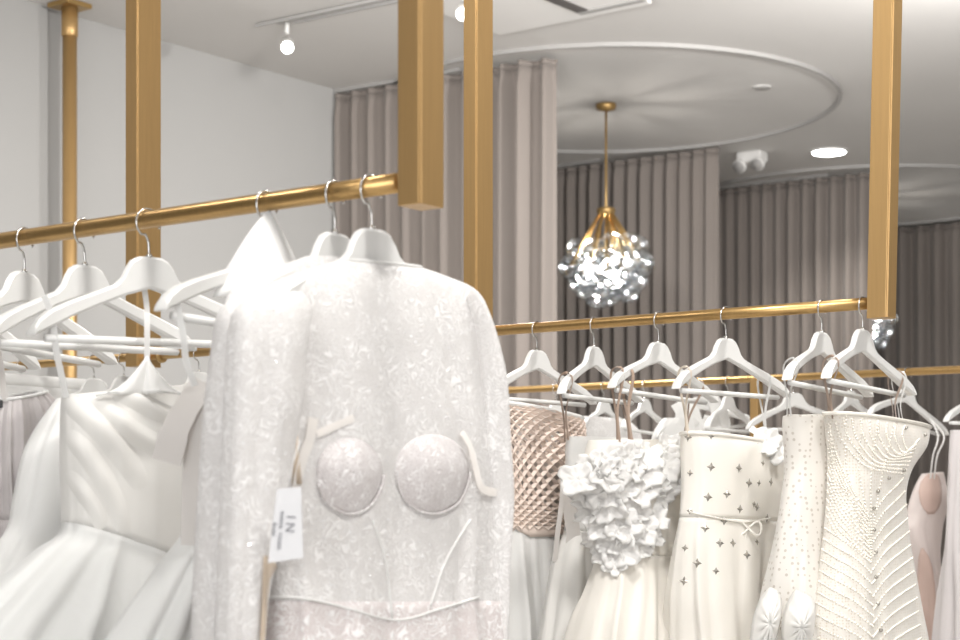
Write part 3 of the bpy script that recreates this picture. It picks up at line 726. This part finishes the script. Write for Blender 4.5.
# ---- B2 plain white
g = gown_root('B2', 'plain white strapless gown with pearl grey ribbon tails, between the macrame and flower gowns')
s = Surf('B2', [(569, 436, 640, 440, .05, .001), (567, 450, 642, 455, .06, .001), (567, 500, 634, 500, .055, .001), (566, 530, 630, 535, .055, .002), (556, 560, 628, 565, .065, .008), (544, 640, 640, 640, .09, .014), (530, 760, 650, 760, .11, .018)], nf=9, seed=81)
s.part('bodice', M['cotton'], g, 0, 3, .003); s.part('skirt', M['satin'], g, 3, 7, .003)
D2 = s.hit(580, 470)[0].y - .01
rb = strip([pt(x, y, D2 - .01) for x, y in ((563, 474), (562, 500), (558, 530), (555, 562))], .012, 'ribbon_tail', M['ribbon'], g, nrm=Vector((0, -1, .1)))
strip([pt(x, y, D2) for x, y in ((566, 476), (570, 510), (574, 540), (572, 562))], [.03, .034, .04], 'ribbon_tail', M['ribbon'], g, nrm=Vector((0, -1, .1)))
loop('B2', -.17, s, 569.5, 440, M['tanribbon'], g, .008); loop('B2', .17, s, 634, 445, M['tanribbon'], g, .007)
# ---- B3 flower
g = gown_root('B3', 'ivory gown whose bodice is covered in ruffled flower petals, with brown ribbons')
s = Surf('B3', [(590, 440, 690, 440, .06, .001), (584, 470, 690, 470, .07, .002), (592, 520, 686, 520, .07, .002), (598, 555, 684, 555, .07, .003), (590, 590, 684, 590, .085, .009), (572, 640, 686, 640, .11, .014), (550, 760, 700, 760, .13, .018)], nf=8, seed=91)
s.part('bodice', M['beige'] if False else M['creamsatin'], g, 0, 3, .003); s.part('skirt', M['creamsatin'], g, 3, 7, .003)
def petals(s, cells, name, mat, par, seed=1):
    rng = random.Random(seed); mb = MB()
    for (x, y, r) in cells:
        p, n = s.hit(x, y, .006)
        if p is None:
            p, n = s.hit(x + 14, y, .006)
            if p is None: continue
            p = pt(x, y, p.y - .012)
        sc_ = p.y / F; ex = n.cross(UP).normalized(); ey = ex.cross(n)
        n = (n * .8 + Vector((rng.uniform(-.3, .3), -.5, rng.uniform(-.2, .5)))).normalized(); ex = n.cross(UP).normalized(); ey = ex.cross(n)
        p1, p2, k1 = rng.uniform(0, 6.28), rng.uniform(0, 6.28), rng.choice((3, 4, 5)); rows = []
        for j in range(6):
            q = j / 5; rows.append([p + (ex * math.cos(a) + ey * math.sin(a) * .85) * r * sc_ * q * (1 + .16 * math.sin(k1 * a + p2)) + n * (r * sc_ * .55 * (.20 * q * math.sin(k1 * a + p1) * q + .30 * q * q * math.sin((k1 + 6) * a + p2) + .10 * math.sin(q * 9) + .16 * q * q)) for a in [2 * PI * k / 28 for k in range(29)]])
        mb.ring(rows)
    return mb.build(name, mat, par, solid=.0015)
cells = []; rng = random.Random(12)
poly = [(562, 478), (590, 462), (625, 452), (655, 446), (684, 440), (688, 470), (664, 488), (656, 512), (652, 545), (632, 556), (614, 566), (600, 556), (588, 522), (570, 496)]
def inside(x, y, P):
    c = False
    for i in range(len(P)):
        (x1, y1), (x2, y2) = P[i], P[i - 1]
        if (y1 > y) != (y2 > y) and x < (x2 - x1) * (y - y1) / (y2 - y1) + x1: c = not c
    return c
tries = 0
while len(cells) < 34 and tries < 6000:
    tries += 1; x, y = rng.uniform(560, 690), rng.uniform(438, 570)
    if inside(x, y, poly) and all((x - a) ** 2 + (y - b) ** 2 > 190 for a, b, _ in cells): cells.append((x, y, rng.uniform(16, 22)))
cells = [(x, y, min(r, 13) if not inside(x - 10, y, poly) or not inside(x, y + 10, poly) else r) for x, y, r in cells]
cells += [(646, 474, 19), (662, 466, 20), (678, 456, 20), (684, 444, 14), (655, 486, 15), (670, 478, 16), (626, 458, 17), (604, 462, 15)]
tag(petals(s, cells, 'petal_ruffle', M['organza'], g, 3), 'white ruffled organza petals')
loop('B3', -.18, s, 620, 442, M['tanribbon'], g, .008); loop('B3', -.14, s, 632, 442, M['tanribbon'], g, .011); loop('B3', .17, s, 684, 442, M['tanribbon'], g, .007)
# ---- B4 stars
g = gown_root('B4', 'ivory strapless gown scattered with grey beaded stars, tied at the waist')
s = Surf('B4', [(683, 432, 772, 446, .06, .001), (682, 446, 784, 456, .07, .001), (683, 480, 786, 485, .072, .002), (681, 517, 776, 522, .066, .002), (676, 550, 772, 555, .075, .006), (670, 600, 764, 600, .09, .011), (668, 650, 760, 650, .1, .014), (660, 760, 770, 760, .12, .018)], nf=8, seed=101)
s.part('bodice', M['starred'], g, 0, 3, .003); s.part('skirt', M['starred'], g, 3, 8, .003)
nk = MB(); nk.tube([s.pos(2 * PI * k / 64, .02, .002) for k in range(65)], .005, 8); nk.build('neckline_trim', M['starred'], g)
stars = [(690, 473), (711, 467), (739, 468), (763, 463), (708, 497), (727, 494), (690, 511), (724, 521), (740, 509), (754, 504), (767, 518), (705, 528), (685, 548), (720, 543), (733, 543), (757, 542), (747, 555), (697, 563), (716, 571), (684, 581), (749, 483), (759, 483), (771, 482), (688, 437), (711, 436), (757, 507)]
for i, (x, y) in enumerate(stars):
    p, n = s.hit(x, y, .001)
    if p is None: continue
    em = MB(); ex = n.cross(UP).normalized(); ey = ex.cross(n); L_ = .0115 if i % 3 else .009; em.v.append(p + n * .0026); ring = []
    for k in range(8):
        a = k * PI / 4 + .1; d = ex * math.cos(a) + ey * math.sin(a); em.v.append(p + d * L_ * (1 if k % 2 == 0 else .46) - n * .0012 + (n * .0006 if k % 2 else n * 0))
    em.f += [(0, 1 + k, 1 + (k + 1) % 8) for k in range(8)] + [tuple(range(8, 0, -1))]
    em.build('star_motif', M['crystal'], g, False)
dr = MB(); P = [s.hit(p.x, p.y, .003)[0] for p in catmull([Vector((x, y, 0)) for x, y in ((690, 512), (712, 517), (742, 522), (770, 518))], 8)]; dr.tube([p for p in P if p], .0022, 6)
drw = dr.build('drawstring', M['starred'], g)
kb = MB(); c0 = s.hit(746, 526, .006)[0]
for sx in (-1, 1):
    kb.tube([c0 + Vector((sx * .03 * math.sin(a), -.006, .016 * math.sin(2 * a) - .006)) for a in [PI * k / 14 for k in range(15)]], .003, 6)
kb.tube([c0, c0 + Vector((-.012, -.004, -.05)), c0 + Vector((-.02, -.006, -.11))], .0025, 6); kb.build('bow_lace', M['starred'], drw)
slc = petals(s, [(764, 442, 19), (773, 452, 16), (760, 434, 14), (768, 436, 15), (776, 444, 13)], 'folded_petal_sleeve', M['cotton'], g, 9); tag(slc, 'crumpled white sleeve end')
loop('B4', -.17, s, 690, 437, M['creamribbon'], g, .007); loop('B4', .15, s, 768, 446, M['clearribbon'], g, .008)
# ---- B5 dotted
g = gown_root('B5', 'ivory strapless gown with small dots and satin bows, tucked behind the beaded gown')
s = Surf('B5', [(785, 416, 862, 412, .05, .0), (784, 426, 864, 420, .056, .0), (786, 470, 860, 470, .056, .001), (781, 510, 856, 510, .056, .001), (773, 556, 852, 560, .062, .003), (762, 610, 850, 612, .08, .008), (750, 680, 850, 680, .1, .012), (740, 780, 856, 780, .12, .016)], nf=7, seed=111)
s.part('dress_body', M['dotted'], g, 0, 8, .003)
D5 = s.hit(790, 600)[0].y
def bow(pts, bulge, par):
    c = [pt(x, y, D5 - .03) for x, y in pts]; n = len(c); mid = sum(c, Vector()) / n; mb = MB(); rows = []
    for j in range(7):
        q = 1 - j / 6; rows.append([mid + (p - mid) * q + Vector((0, -bulge * (1 - q * q), 0)) + Vector((0, -.008 * math.sin(5 * (i / n) * PI), 0)) * (1 - q) for i, p in enumerate(catmull(c + [c[0]], 5))])
    mb.ring(rows); return mb.build('satin_bow', M['satin'], par, solid=.004)
bow([(770, 588), (778, 594), (780, 612), (774, 640), (768, 660), (752, 656), (753, 625), (760, 602)], .035, g)
bow([(796, 590), (812, 600), (813, 625), (806, 650), (790, 660), (783, 640), (785, 612)], .04, g)
loop('B5', -.17, s, 792, 416, M['clearribbon'], g, .007)
# ---- B6 beaded
g = gown_root('B6', 'cream strapless gown covered in draped pearl strands, at the end post of the middle rail')
s = Surf('B6', [(826, 412, 927, 429, .055, .0), (827, 428, 923, 450, .064, .0), (829, 460, 908, 474, .062, .0), (828, 490, 903, 500, .058, .001), (826, 520, 906, 535, .058, .001), (821, 560, 912, 575, .066, .002), (815, 600, 918, 612, .075, .003), (811, 645, 924, 650, .085, .005), (806, 760, 934, 760, .11, .012)], nf=7, seed=121)
s.part('dress_body', M['beaded'], g, 0, 9, .003)
nk = MB(); nk.tube([s.pos(2 * PI * k / 64, .02, .001) for k in range(65)], .0045, 8); nk.build('neckline_trim', M['pearl'], g)
bd = MB()
for i in range(9):      # swags over the bust
    t = i / 8; polyline_beads(s, [(834 + 78 * t * .9, 417 + 9 * t), (842 + 60 * t, 440 - 4 * t), (866 + 42 * t, 466 - 16 * t), (904 + 14 * t, 474 - 34 * t)], .0026, bd)
for i in range(12):     # strands falling from the near edge to the centre line
    t = i / 11; polyline_beads(s, [(829 - 2 * t, 424 + 92 * t), (836 + 2 * t, 452 + 84 * t), (850, 486 + 60 * t), (868 + 2 * t, 512 + 50 * t)], .0025, bd)
for i in range(12):
    t = i / 11; y0 = 528 + 118 * t; polyline_beads(s, [(825 - 13 * t, y0), (838 - 8 * t, y0 + 9), (856 - 2 * t, y0 + 20), (871 + 3 * t, y0 + 34)], .0027, bd)
for i in range(13):
    t = i / 12; y0 = 478 + 160 * t; polyline_beads(s, [(903 + 18 * t, y0), (896 + 10 * t, y0 + 8), (884 + 5 * t, y0 + 20), (872 + 2 * t, y0 + 38)], .0026, bd)
for i in range(5):
    polyline_beads(s, [(830 + 16 * i, 414 + 2.4 * i), (835 + 12 * i, 470), (862 + 3 * i, 520), (871, 560)], .0022, bd)
tag(bd.build('bead_pattern', M['pearl'], g), 'strands of pearl beads')
cr = MB()
for x, y in ((888, 478), (877, 491), (873, 508), (873, 530), (875, 552), (875, 577), (877, 604), (905, 428), (924, 435), (903, 470), (880, 630)):
    p, n = s.hit(x, y, .003)
    if p is not None: cr.ball(p, .0042, 8, 6)
tag(cr.build('crystal_dot_row', M['crystal'], g), 'grey crystals down the centre')
loop('B6', -.17, s, 834, 418, M['tanribbon'], g, .009); loop('B6', .17, s, 897, 424, M['tanribbon'], g, .008); loop('B6', .19, s, 904, 426, M['whiteribbon'], g, .006)

# ---- far rail
g = gown_root('C2', 'white lace gown with broad straps on the far rail, behind the plain white gown')
s = Surf('C2', [(583, 416, 626, 420, .03, .002), (580, 434, 640, 438, .05, .003), (580, 480, 640, 480, .06, .004), (575, 540, 645, 540, .08, .01), (565, 640, 655, 640, .1, .016)], nf=8, seed=131, nz=30, nth=72)
s.part('bodice', M['lace'], g, 0, 2, .003); s.part('skirt', M['cotton'], g, 2, 5, .003)
g, s = simple('C4', [(664, 418, 726, 420, .03, .003), (652, 440, 730, 440, .05, .004), (650, 500, 730, 500, .06, .006), (640, 640, 740, 640, .1, .016)], (M['cotton'], M['cotton']), 'white gown with pleated straps on the far rail, between the flower and star gowns', seed=132)
for a, b2 in ((-.11, 676), (-.07, 688), (.05, 703)):
    strip([hang_pt('C4', a, .09), hang_pt('C4', a, .05) + U * .02, hang_pt('C4', a, -.02) + U * .03, s.hit(b2, 424)[0]], [.05, .06, .07], 'shoulder_strap', M['cotton'], g, nrm=Vector((0, -1, 0)))
g, s = simple('C6', [(778, 446, 830, 446, .04, .002), (778, 480, 834, 480, .06, .003), (780, 540, 832, 540, .05, .006), (782, 640, 840, 640, .06, .01)], (M['starred'], M['starred']), 'ivory gown on the far rail hidden between the star and dotted gowns', seed=133)
g = gown_root('C8', 'blush gown with oval sheer panels, hung by white loops on the far rail')
s = Surf('C8', [(922, 474, 943, 472, .02, 0), (914, 490, 946, 490, .04, .001), (908, 512, 945, 512, .045, .002), (904, 530, 941, 530, .045, .002), (910, 560, 939, 556, .045, .003), (914, 590, 942, 590, .055, .008), (914, 650, 946, 650, .08, .012), (905, 760, 955, 760, .1, .016)], nf=7, seed=141)
s.part('dress_body', M['blushtulle'], g, 0, 8, .003)
tag(front_patch(s, [(474, 929, 935), (477, 925, 938), (483, 921, 940), (492, 919, 941), (502, 920, 940), (509, 923, 937), (514, 927, 933)], .004, 'sheer_panel', M['blush'], g, 6), 'pink oval sheer panel')
tag(front_patch(s, [(548, 921, 923), (556, 919, 928), (568, 918, 932), (585, 918, 935), (610, 920, 937), (640, 923, 939), (700, 924, 940)], .004, 'sheer_panel', M['blush'], g, 6), 'pink skirt opening')
for dx in (0, 6):
    strip([hang_pt('C8', .13, .02), pt(938 + dx, 436, s.hit(930, 500)[0].y - .02), pt(933 + dx * .7, 456, s.hit(930, 500)[0].y - .02), s.hit(930 + dx * .6, 480, .002)[0]], .006, 'hanging_loop', M['whiteribbon'], g, nrm=Vector((0, -1, .1)))
g, s = simple('C9', [(951, 430, 1010, 430, .04, .002), (949, 480, 1014, 480, .045, .005), (947, 540, 1020, 540, .05, .007), (938, 650, 1030, 650, .12, .018)], (M['paleviolet'], M['paleviolet']), 'pale lilac tulle gown cut off by the picture edge on the far rail', seed=151)

# ------------------------------------------------------------------ curtains
def curtain(a, b, ztop, label, wl=.15, amp=.045, arc=None, seed=0, cat='curtain'):
    """Pleated curtain between floor points a and b (or along given path)."""
    path = arc or [lerp(a, b, i / 40) for i in range(41)]
    rng = random.Random(seed); L = [0]
    for i in range(1, len(path)): L.append(L[-1] + (path[i] - path[i - 1]).length)
    tot = L[-1]; n = int(tot / wl * 14); zs = [.02, .5, 1., 1.4, 1.8, 2.2, 2.6, 3., 3.3, 3.6, ztop - .12, ztop - .05, ztop]
    ph = [rng.uniform(0, 6.28) for _ in range(6)]; rows = []
    for z in zs:
        r = []
        for k in range(n + 1):
            d = tot * k / n; i = max(j for j in range(len(L)) if L[j] <= d + 1e-9); i = min(i, len(L) - 2); t = (d - L[i]) / (L[i + 1] - L[i])
            p = lerp(path[i], path[i + 1], t); tg_ = (path[i + 1] - path[i]).normalized(); nn = Vector((tg_.y, -tg_.x, 0))
            ph_ = 2 * PI * d / wl + .9 * math.sin(d * 2.1 + ph[0]) + .5 * math.sin(d * 5.3 + ph[1]) + .12 * math.sin(z * 1.7 + d * 3)
            f = math.sin(ph_) + .22 * math.sin(2 * ph_ + ph[2]) + .25 * math.sin(.47 * ph_ + ph[3] + .3 * z)
            am = amp * (.75 + .25 * math.sin(d * 3.7 + ph[4])) * (.75 if z > ztop - .06 else 1)
            r.append(Vector((p.x, p.y, z)) + nn * am * f + tg_ * .12 * am * math.cos(2 * ph_))
        rows.append(r)
    mid = path[len(path) // 2]
    e = empty('curtain', (mid.x, mid.y, 0), label, cat, 'taupe curtains')
    mb = MB(); mb.grid(rows); mb.build('drape', M['curtain'], e, solid=.004)
    mb = MB(); mb.grid([[p + Vector((0, 0, dz)) for p in rows[-1]] for dz in (.0, .03)]); mb.build('heading_tape', M['tape'], e, solid=.010)
    return rows
flat = lambda p: Vector((p.x, p.y, 0))
chand = on_ceil(606, 104)
RING = .5 * ((flat(on_ceil(640, 42)) - flat(chand)).length + (flat(on_ceil(838, 95)) - flat(chand)).length)
# 1: straight from the wall corner, then round the first bend of the ring
A_ = flat(on_ceil(333.5, 90)) + U * .02; B_ = flat(on_ceil(470, 66)); 
arc = [lerp(A_, B_, i / 16) for i in range(17)] + [flat(on_ceil(x, y)) for x, y in ((490, 62), (508, 58.5), (526, 55.5), (543, 53.5), (557, 53))]
curtain(None, None, ZC - .06, 'taupe curtain hanging from the wall corner to the bend of the ring track', .135, .046, arc, 1)
A_, B_ = flat(on_ceil(545, 167)), flat(on_ceil(717, 143)); curtain(A_, B_, ZC - .06, 'taupe curtain straight behind the lit bubble chandelier', .108, .042, None, 2)
A_, B_ = flat(on_ceil(700, 188)), flat(on_ceil(872, 168)); curtain(A_, B_, ZC - .06, 'taupe curtain behind the recessed downlight and the hangers of the middle rail', .112, .046, None, 3)
A_, B_ = flat(on_ceil(870, 227)), flat(on_ceil(1020, 214)); curtain(A_, B_, ZC - .06, 'furthest taupe curtain, past the post with the second chandelier', .15, .052, None, 4)
def track(path, name, label, w=.024, h=.022, group='curtain tracks'):
    mb = MB(); rows = []
    P = [flat(p) for p in path]
    for i, p in enumerate(P):
        t = (P[min(i + 1, len(P) - 1)] - P[max(i - 1, 0)]).normalized(); s_ = Vector((t.y, -t.x, 0)) * w / 2
        q = Vector((p.x, p.y, ZC)); rows.append([q - s_, q - s_ - UP * h, q + s_ - UP * h, q + s_])
    mb.grid(rows); return tag(mb.build(name, M['trackpaint'], None, False), label, 'curtain track', group)
track(arc[:16], 'curtain_track', 'thin white ceiling track over the curtain at the wall corner')
track([flat(on_ceil(545, 167)), flat(on_ceil(600, 158.7))], 'curtain_track', 'thin white ceiling track over the curtain behind the chandelier')
track([flat(on_ceil(700, 188)), flat(on_ceil(828, 173.4))], 'curtain_track', 'thin white ceiling track over the curtain by the downlight')
rc = flat(chand)
track([rc + Vector((math.cos(a), math.sin(a), 0)) * RING for a in [2 * PI * k / 96 for k in range(97)]], 'curtain_track', 'round white ceiling track circling the lit bubble chandelier', .024, .022)
c2 = on_ceil(884, 140); n2 = flat(on_ceil(906, 164)); rc2 = flat(pt(862, 300, n2.y + RING))
track([rc2 + Vector((math.cos(a), math.sin(a), 0)) * RING for a in [2 * PI * k / 96 for k in range(97)]], 'curtain_track', 'round white ceiling track past the last post, circling the half hidden chandelier', .024, .022)

# ------------------------------------------------------------------ chandeliers
def chandelier(c, label):
    z0 = ZC; zb = EYE + (HZ - 310) / F * chand.y; zh = EYE + (HZ - 211) / F * chand.y
    e = empty('bubble_chandelier', (c.x, c.y, ZC), label, 'chandelier', 'bubble chandeliers')
    mb = MB(); mb.lathe(Vector((c.x, c.y, ZC - .035)), [(.02, -.012), (.06, 0), (.066, .012), (.066, .034)], 28); mb.build('ceiling_canopy', M['gold2'], e)
    mb = MB(); mb.tube([Vector((c.x, c.y, ZC - .03)), Vector((c.x, c.y, zh + .1)), Vector((c.x, c.y, zh - .32))], .008, 10); mb.build('stem', M['gold2'], e)
    mb = MB(); mb.lathe(Vector((c.x, c.y, zh - .02)), [(.03, -.02), (.056, 0), (.06, .02), (.06, .034), (.03, .045)], 24); mb.build('hub', M['gold2'], e)
    rng = random.Random(5); Rx, Rz = .315, .215; zc = zb + Rz + .06
    k = 0; sphs = []
    for ring, (n, el) in enumerate(((9, 36), (10, 3), (8, -30), (5, -58), (1, -88))):
        for i in range(n):
            a = 2 * PI * (i + .5 * (ring % 2)) / n + rng.uniform(-.12, .12); q = math.radians(el + rng.uniform(-7, 7)); m_ = rng.uniform(.8, 1.02)
            p = Vector((c.x + Rx * .80 * m_ * math.cos(q) * math.cos(a), c.y + Rx * .80 * m_ * math.cos(q) * math.sin(a), zc + Rz * .9 * m_ * math.sin(q)))
            sphs.append((p, ring, a, rng.uniform(.074, .094)))
    for p, ring, a, r in sphs:
        mb = MB(); mb.ball(p, r, 20, 12); mb.build('glass_globe', M['bubble'], e)
        if ring < 2:
            st_ = Vector((c.x + .045 * math.cos(a), c.y + .045 * math.sin(a), zh - .02)); mb = MB(); mb.tube([st_, lerp(st_, p, .5), lerp(st_, p, .96)], [.008, .009, .012], 8); mb.build('arm', M['gold2'], e)
    for i in range(5):
        a = 2 * PI * i / 5; p = Vector((c.x + .14 * math.cos(a), c.y + .14 * math.sin(a), zc + .03 * (-1) ** i)); mb = MB(); mb.ball(p, .026, 12, 8); mb.build('bulb', M['bulb'], e)
    return e, Vector((c.x, c.y, zc))
ch, chc = chandelier(chand, 'lit glass bubble chandelier hanging in full view from the round track')
ch2 = ch.copy(); COL.objects.link(ch2); tag(ch2, 'glass bubble chandelier half hidden behind the end post and curtain'); ch2.location = (rc2.x, rc2.y, ZC)
for k in list(ch.children): q = k.copy(); COL.objects.link(q); q.parent = ch2
# ------------------------------------------------------------------ ceiling fittings
def lookrot(d): return Vector(d).to_track_quat('-Z', 'Y').to_euler()
def spot_lamp(base, d, label):
    e = empty('track_spotlight', base, label, 'spotlight', 'track spotlights'); d = Vector(d).normalized()
    hp = base + Vector((0, 0, -.13))
    mb = MB(); mb.tube([base + UP * -.005, base - UP * .07], .012, 12); mb.build('bracket', M['white'], e)
    mb = MB(); mb.lathe(hp - d * .07, [(.028, 0), (.036, .01), (.036, .13), (.032, .135), (.032, .125)], 24, d); mb.build('lamp_housing', M['white'], e)
    mb = MB(); mb.lathe(hp - d * .07, [(.030, .126), (.030, .129)], 24, d); mb.build('lamp_lens', M['lamp'], e, False)
    return hp + d * .09, d
t0, t1 = on_ceil(252, 22), on_ceil(392, -8)
tk = MB(); dirn = (t1 - t0).normalized(); mid = (t0 + t1) / 2; tk.box(mid + V * .03 - UP * .012, dirn * ((t1 - t0).length / 2) , V * .006, UP * .008); tk.box(mid + V * .10 - UP * .012 + dirn * .3, dirn * ((t1 - t0).length / 2 + .1), V * .006, UP * .008); tk.box(mid + V * .065 - UP * .006 + dirn * .25, dirn * ((t1 - t0).length / 2 + .15), V * .04, UP * .002)
tag(tk.build('lighting_track', M['trackpaint'], None, False), 'white ceiling lighting track above the curtain corner', 'lighting track')
b0 = on_ceil(287, 21); S1, d1 = spot_lamp(b0, Vector((.12, -.85, -.38)), 'lit white track spotlight above the curtain corner')
b0 = on_ceil(463, -14); S2, d2 = spot_lamp(b0, Vector((.0, -.85, -.38)), 'track spotlight peeking out between the two gold posts')
# cassette
c = on_ceil(500, 31); e = empty('ceiling_vent', (c.x, c.y, ZC), 'white air conditioning cassette in the ceiling beside the tall post', 'air vent')
mb = MB(); cc = c + U * .48 - V * .48; mb.box(cc - UP * .012, U * .48, V * .48, UP * .012); mb.build('cassette_panel', M['white'], e, False, bevel=.006)
s0 = on_ceil(581, 9)
mb = MB(); mb.box(s0 - V * .26 - U * -.035 - UP * .026, U * .035, V * .26, UP * .004); mb.build('louvre', M['dark'], e, False)
mb = MB(); mb.box(s0 - V * .02 + U * .2 - UP * .027, U * .20, V * .02, UP * .005); mb.build('louvre', M['greyfit'], e, False)
# speaker disc, downlight, emergency light
c = on_ceil(762, 87); e = empty('ceiling_speaker', c, 'small grey round speaker in the ceiling inside the ring track', 'speaker')
mb = MB(); mb.lathe(c - UP * .010, [(.05, 0), (.056, .004), (.056, .010)], 28); mb.build('grille', M['greyfit'], e); mb = MB(); mb.lathe(c - UP * .006, [(.060, .0), (.060, .006)], 28); mb.build('rim', M['white'], e)
c = on_ceil(829, 151); DL = c; e = empty('recessed_downlight', c, 'lit round downlight in the ceiling near the end post', 'ceiling light')
mb = MB(); mb.lathe(c - UP * .012, [(.135, 0), (.145, .012)], 36); mb.build('rim', M['white'], e); mb = MB(); mb.lathe(c - UP * .016, [(.118, 0), (.122, .005)], 36); mb.build('diffuser', M['lamp'], e)
c = on_ceil(752, 152); e = empty('emergency_light', c, 'white twin-head emergency light on the ceiling between the curtains', 'emergency light')
mb = MB(); mb.box(c - UP * .04, U * .10, V * .06, UP * .04); mb.build('housing', M['white'], e, False, bevel=.012)
for sx in (-1, 1):
    q = c + U * sx * .075 - V * .05 - UP * .085; mb = MB(); mb.lathe(q + V * .03, [(.03, 0), (.05, .02), (.052, .055)], 20, -V * .8 - UP * .5); h_ = mb.build('lamp_head', M['white'], e)
    mb = MB(); mb.lathe(q + V * .03, [(.046, .056), (.046, .058)], 20, -V * .8 - UP * .5); mb.build('lens', M['greyfit'], h_)

# ------------------------------------------------------------------ light
def area(name, loc, target, size, power, col=(1, .98, .955), sy=None, spread=PI):
    l = bpy.data.lights.new(name, 'AREA'); l.energy = power; l.color = col; l.size = size; l.spread = spread
    if sy: l.shape = 'RECTANGLE'; l.size_y = sy
    else: l.shape = 'DISK'
    o = bpy.data.objects.new(name, l); COL.objects.link(o); o.location = loc; o.rotation_euler = lookrot(Vector(target) - Vector(loc)); return o
def spot(name, loc, target, power, ang, blend=.6, col=(1, .96, .9), rad=.05):
    l = bpy.data.lights.new(name, 'SPOT'); l.energy = power; l.color = col; l.spot_size = math.radians(ang); l.spot_blend = blend; l.shadow_soft_size = rad
    o = bpy.data.objects.new(name, l); COL.objects.link(o); o.location = loc; o.rotation_euler = lookrot(Vector(target) - Vector(loc)); return o
def point(name, loc, power, col=(1, .95, .88), rad=.05):
    l = bpy.data.lights.new(name, 'POINT'); l.energy = power; l.color = col; l.shadow_soft_size = rad
    o = bpy.data.objects.new(name, l); COL.objects.link(o); o.location = loc; return o
area('front_fill_light', uv(1.0, v0 + .2, 2.0), uv(-.8, 4, 1.2), 6.0, 290, (.98, .985, 1.), 3.0)  # unseen soft panel added behind the camera, flat frontal fill for the gowns
for x, y, tx, ty, pw in ((-1.3, .4, -.5, 2.6, 9), (1.3, 1.0, .9, 4.0, 46), (.1, 2.2, .3, 4.2, 46), (-2.2, 3.0, -1.6, 4.2, 16), (2.0, 3.6, 1.6, 5.0, 40), (-2.6, 6.2, -1.6, 8.4, 16), (-.2, 6.6, .2, 9.4, 66), (2.4, 7.2, 2.0, 10.8, 110)):
    area('overhead_fill_light', (x, y, ZC - (.45 if y > 6 else .15)), (tx, ty, .6), 1.3 if x < -2.5 else .4, pw)  # added area lights without fixtures, brightening gowns and curtains from above
point('chandelier_light', chc, 26, rad=.04)
point('chandelier_light', Vector((rc2.x, rc2.y, chc.z)), 26, rad=.04)
spot('track_spot_light', S1, S1 + d1, 60, 70)
spot('track_spot_light', S2, S2 + d2, 60, 70)
spot('downlight_light', DL - UP * .04, DL - UP * 3, 80, 120, .8)
w = bpy.data.worlds.new('world'); SC.world = w; w.use_nodes = True
w.node_tree.nodes['Background'].inputs[0].default_value = (.9, .93, 1, 1); w.node_tree.nodes['Background'].inputs[1].default_value = .3

# ------------------------------------------------------------------ camera
cam = bpy.data.cameras.new('camera'); co = bpy.data.objects.new('camera', cam); COL.objects.link(co)
co.location = (0, 0, EYE); co.rotation_euler = (PI / 2, 0, 0)
cam.sensor_fit = 'HORIZONTAL'; cam.sensor_width = 36; cam.lens = F / 960 * 36; cam.shift_x = 0; cam.shift_y = (HZ - 320) / 960
cam.dof.use_dof = True; cam.dof.focus_distance = 3.6; cam.dof.aperture_fstop = 6.3
SC.camera = co
SC.view_settings.view_transform = 'Standard'; SC.view_settings.look = 'None'; SC.view_settings.gamma = 1; SC.view_settings.use_curve_mapping = False
SC.view_settings.exposure = 0.15
SC.cycles.use_denoising = True; SC.cycles.max_bounces = 10; SC.cycles.transparent_max_bounces = 24; SC.cycles.diffuse_bounces = 5
SC.cycles.caustics_reflective = False; SC.cycles.caustics_refractive = False; SC.cycles.sample_clamp_indirect = 8
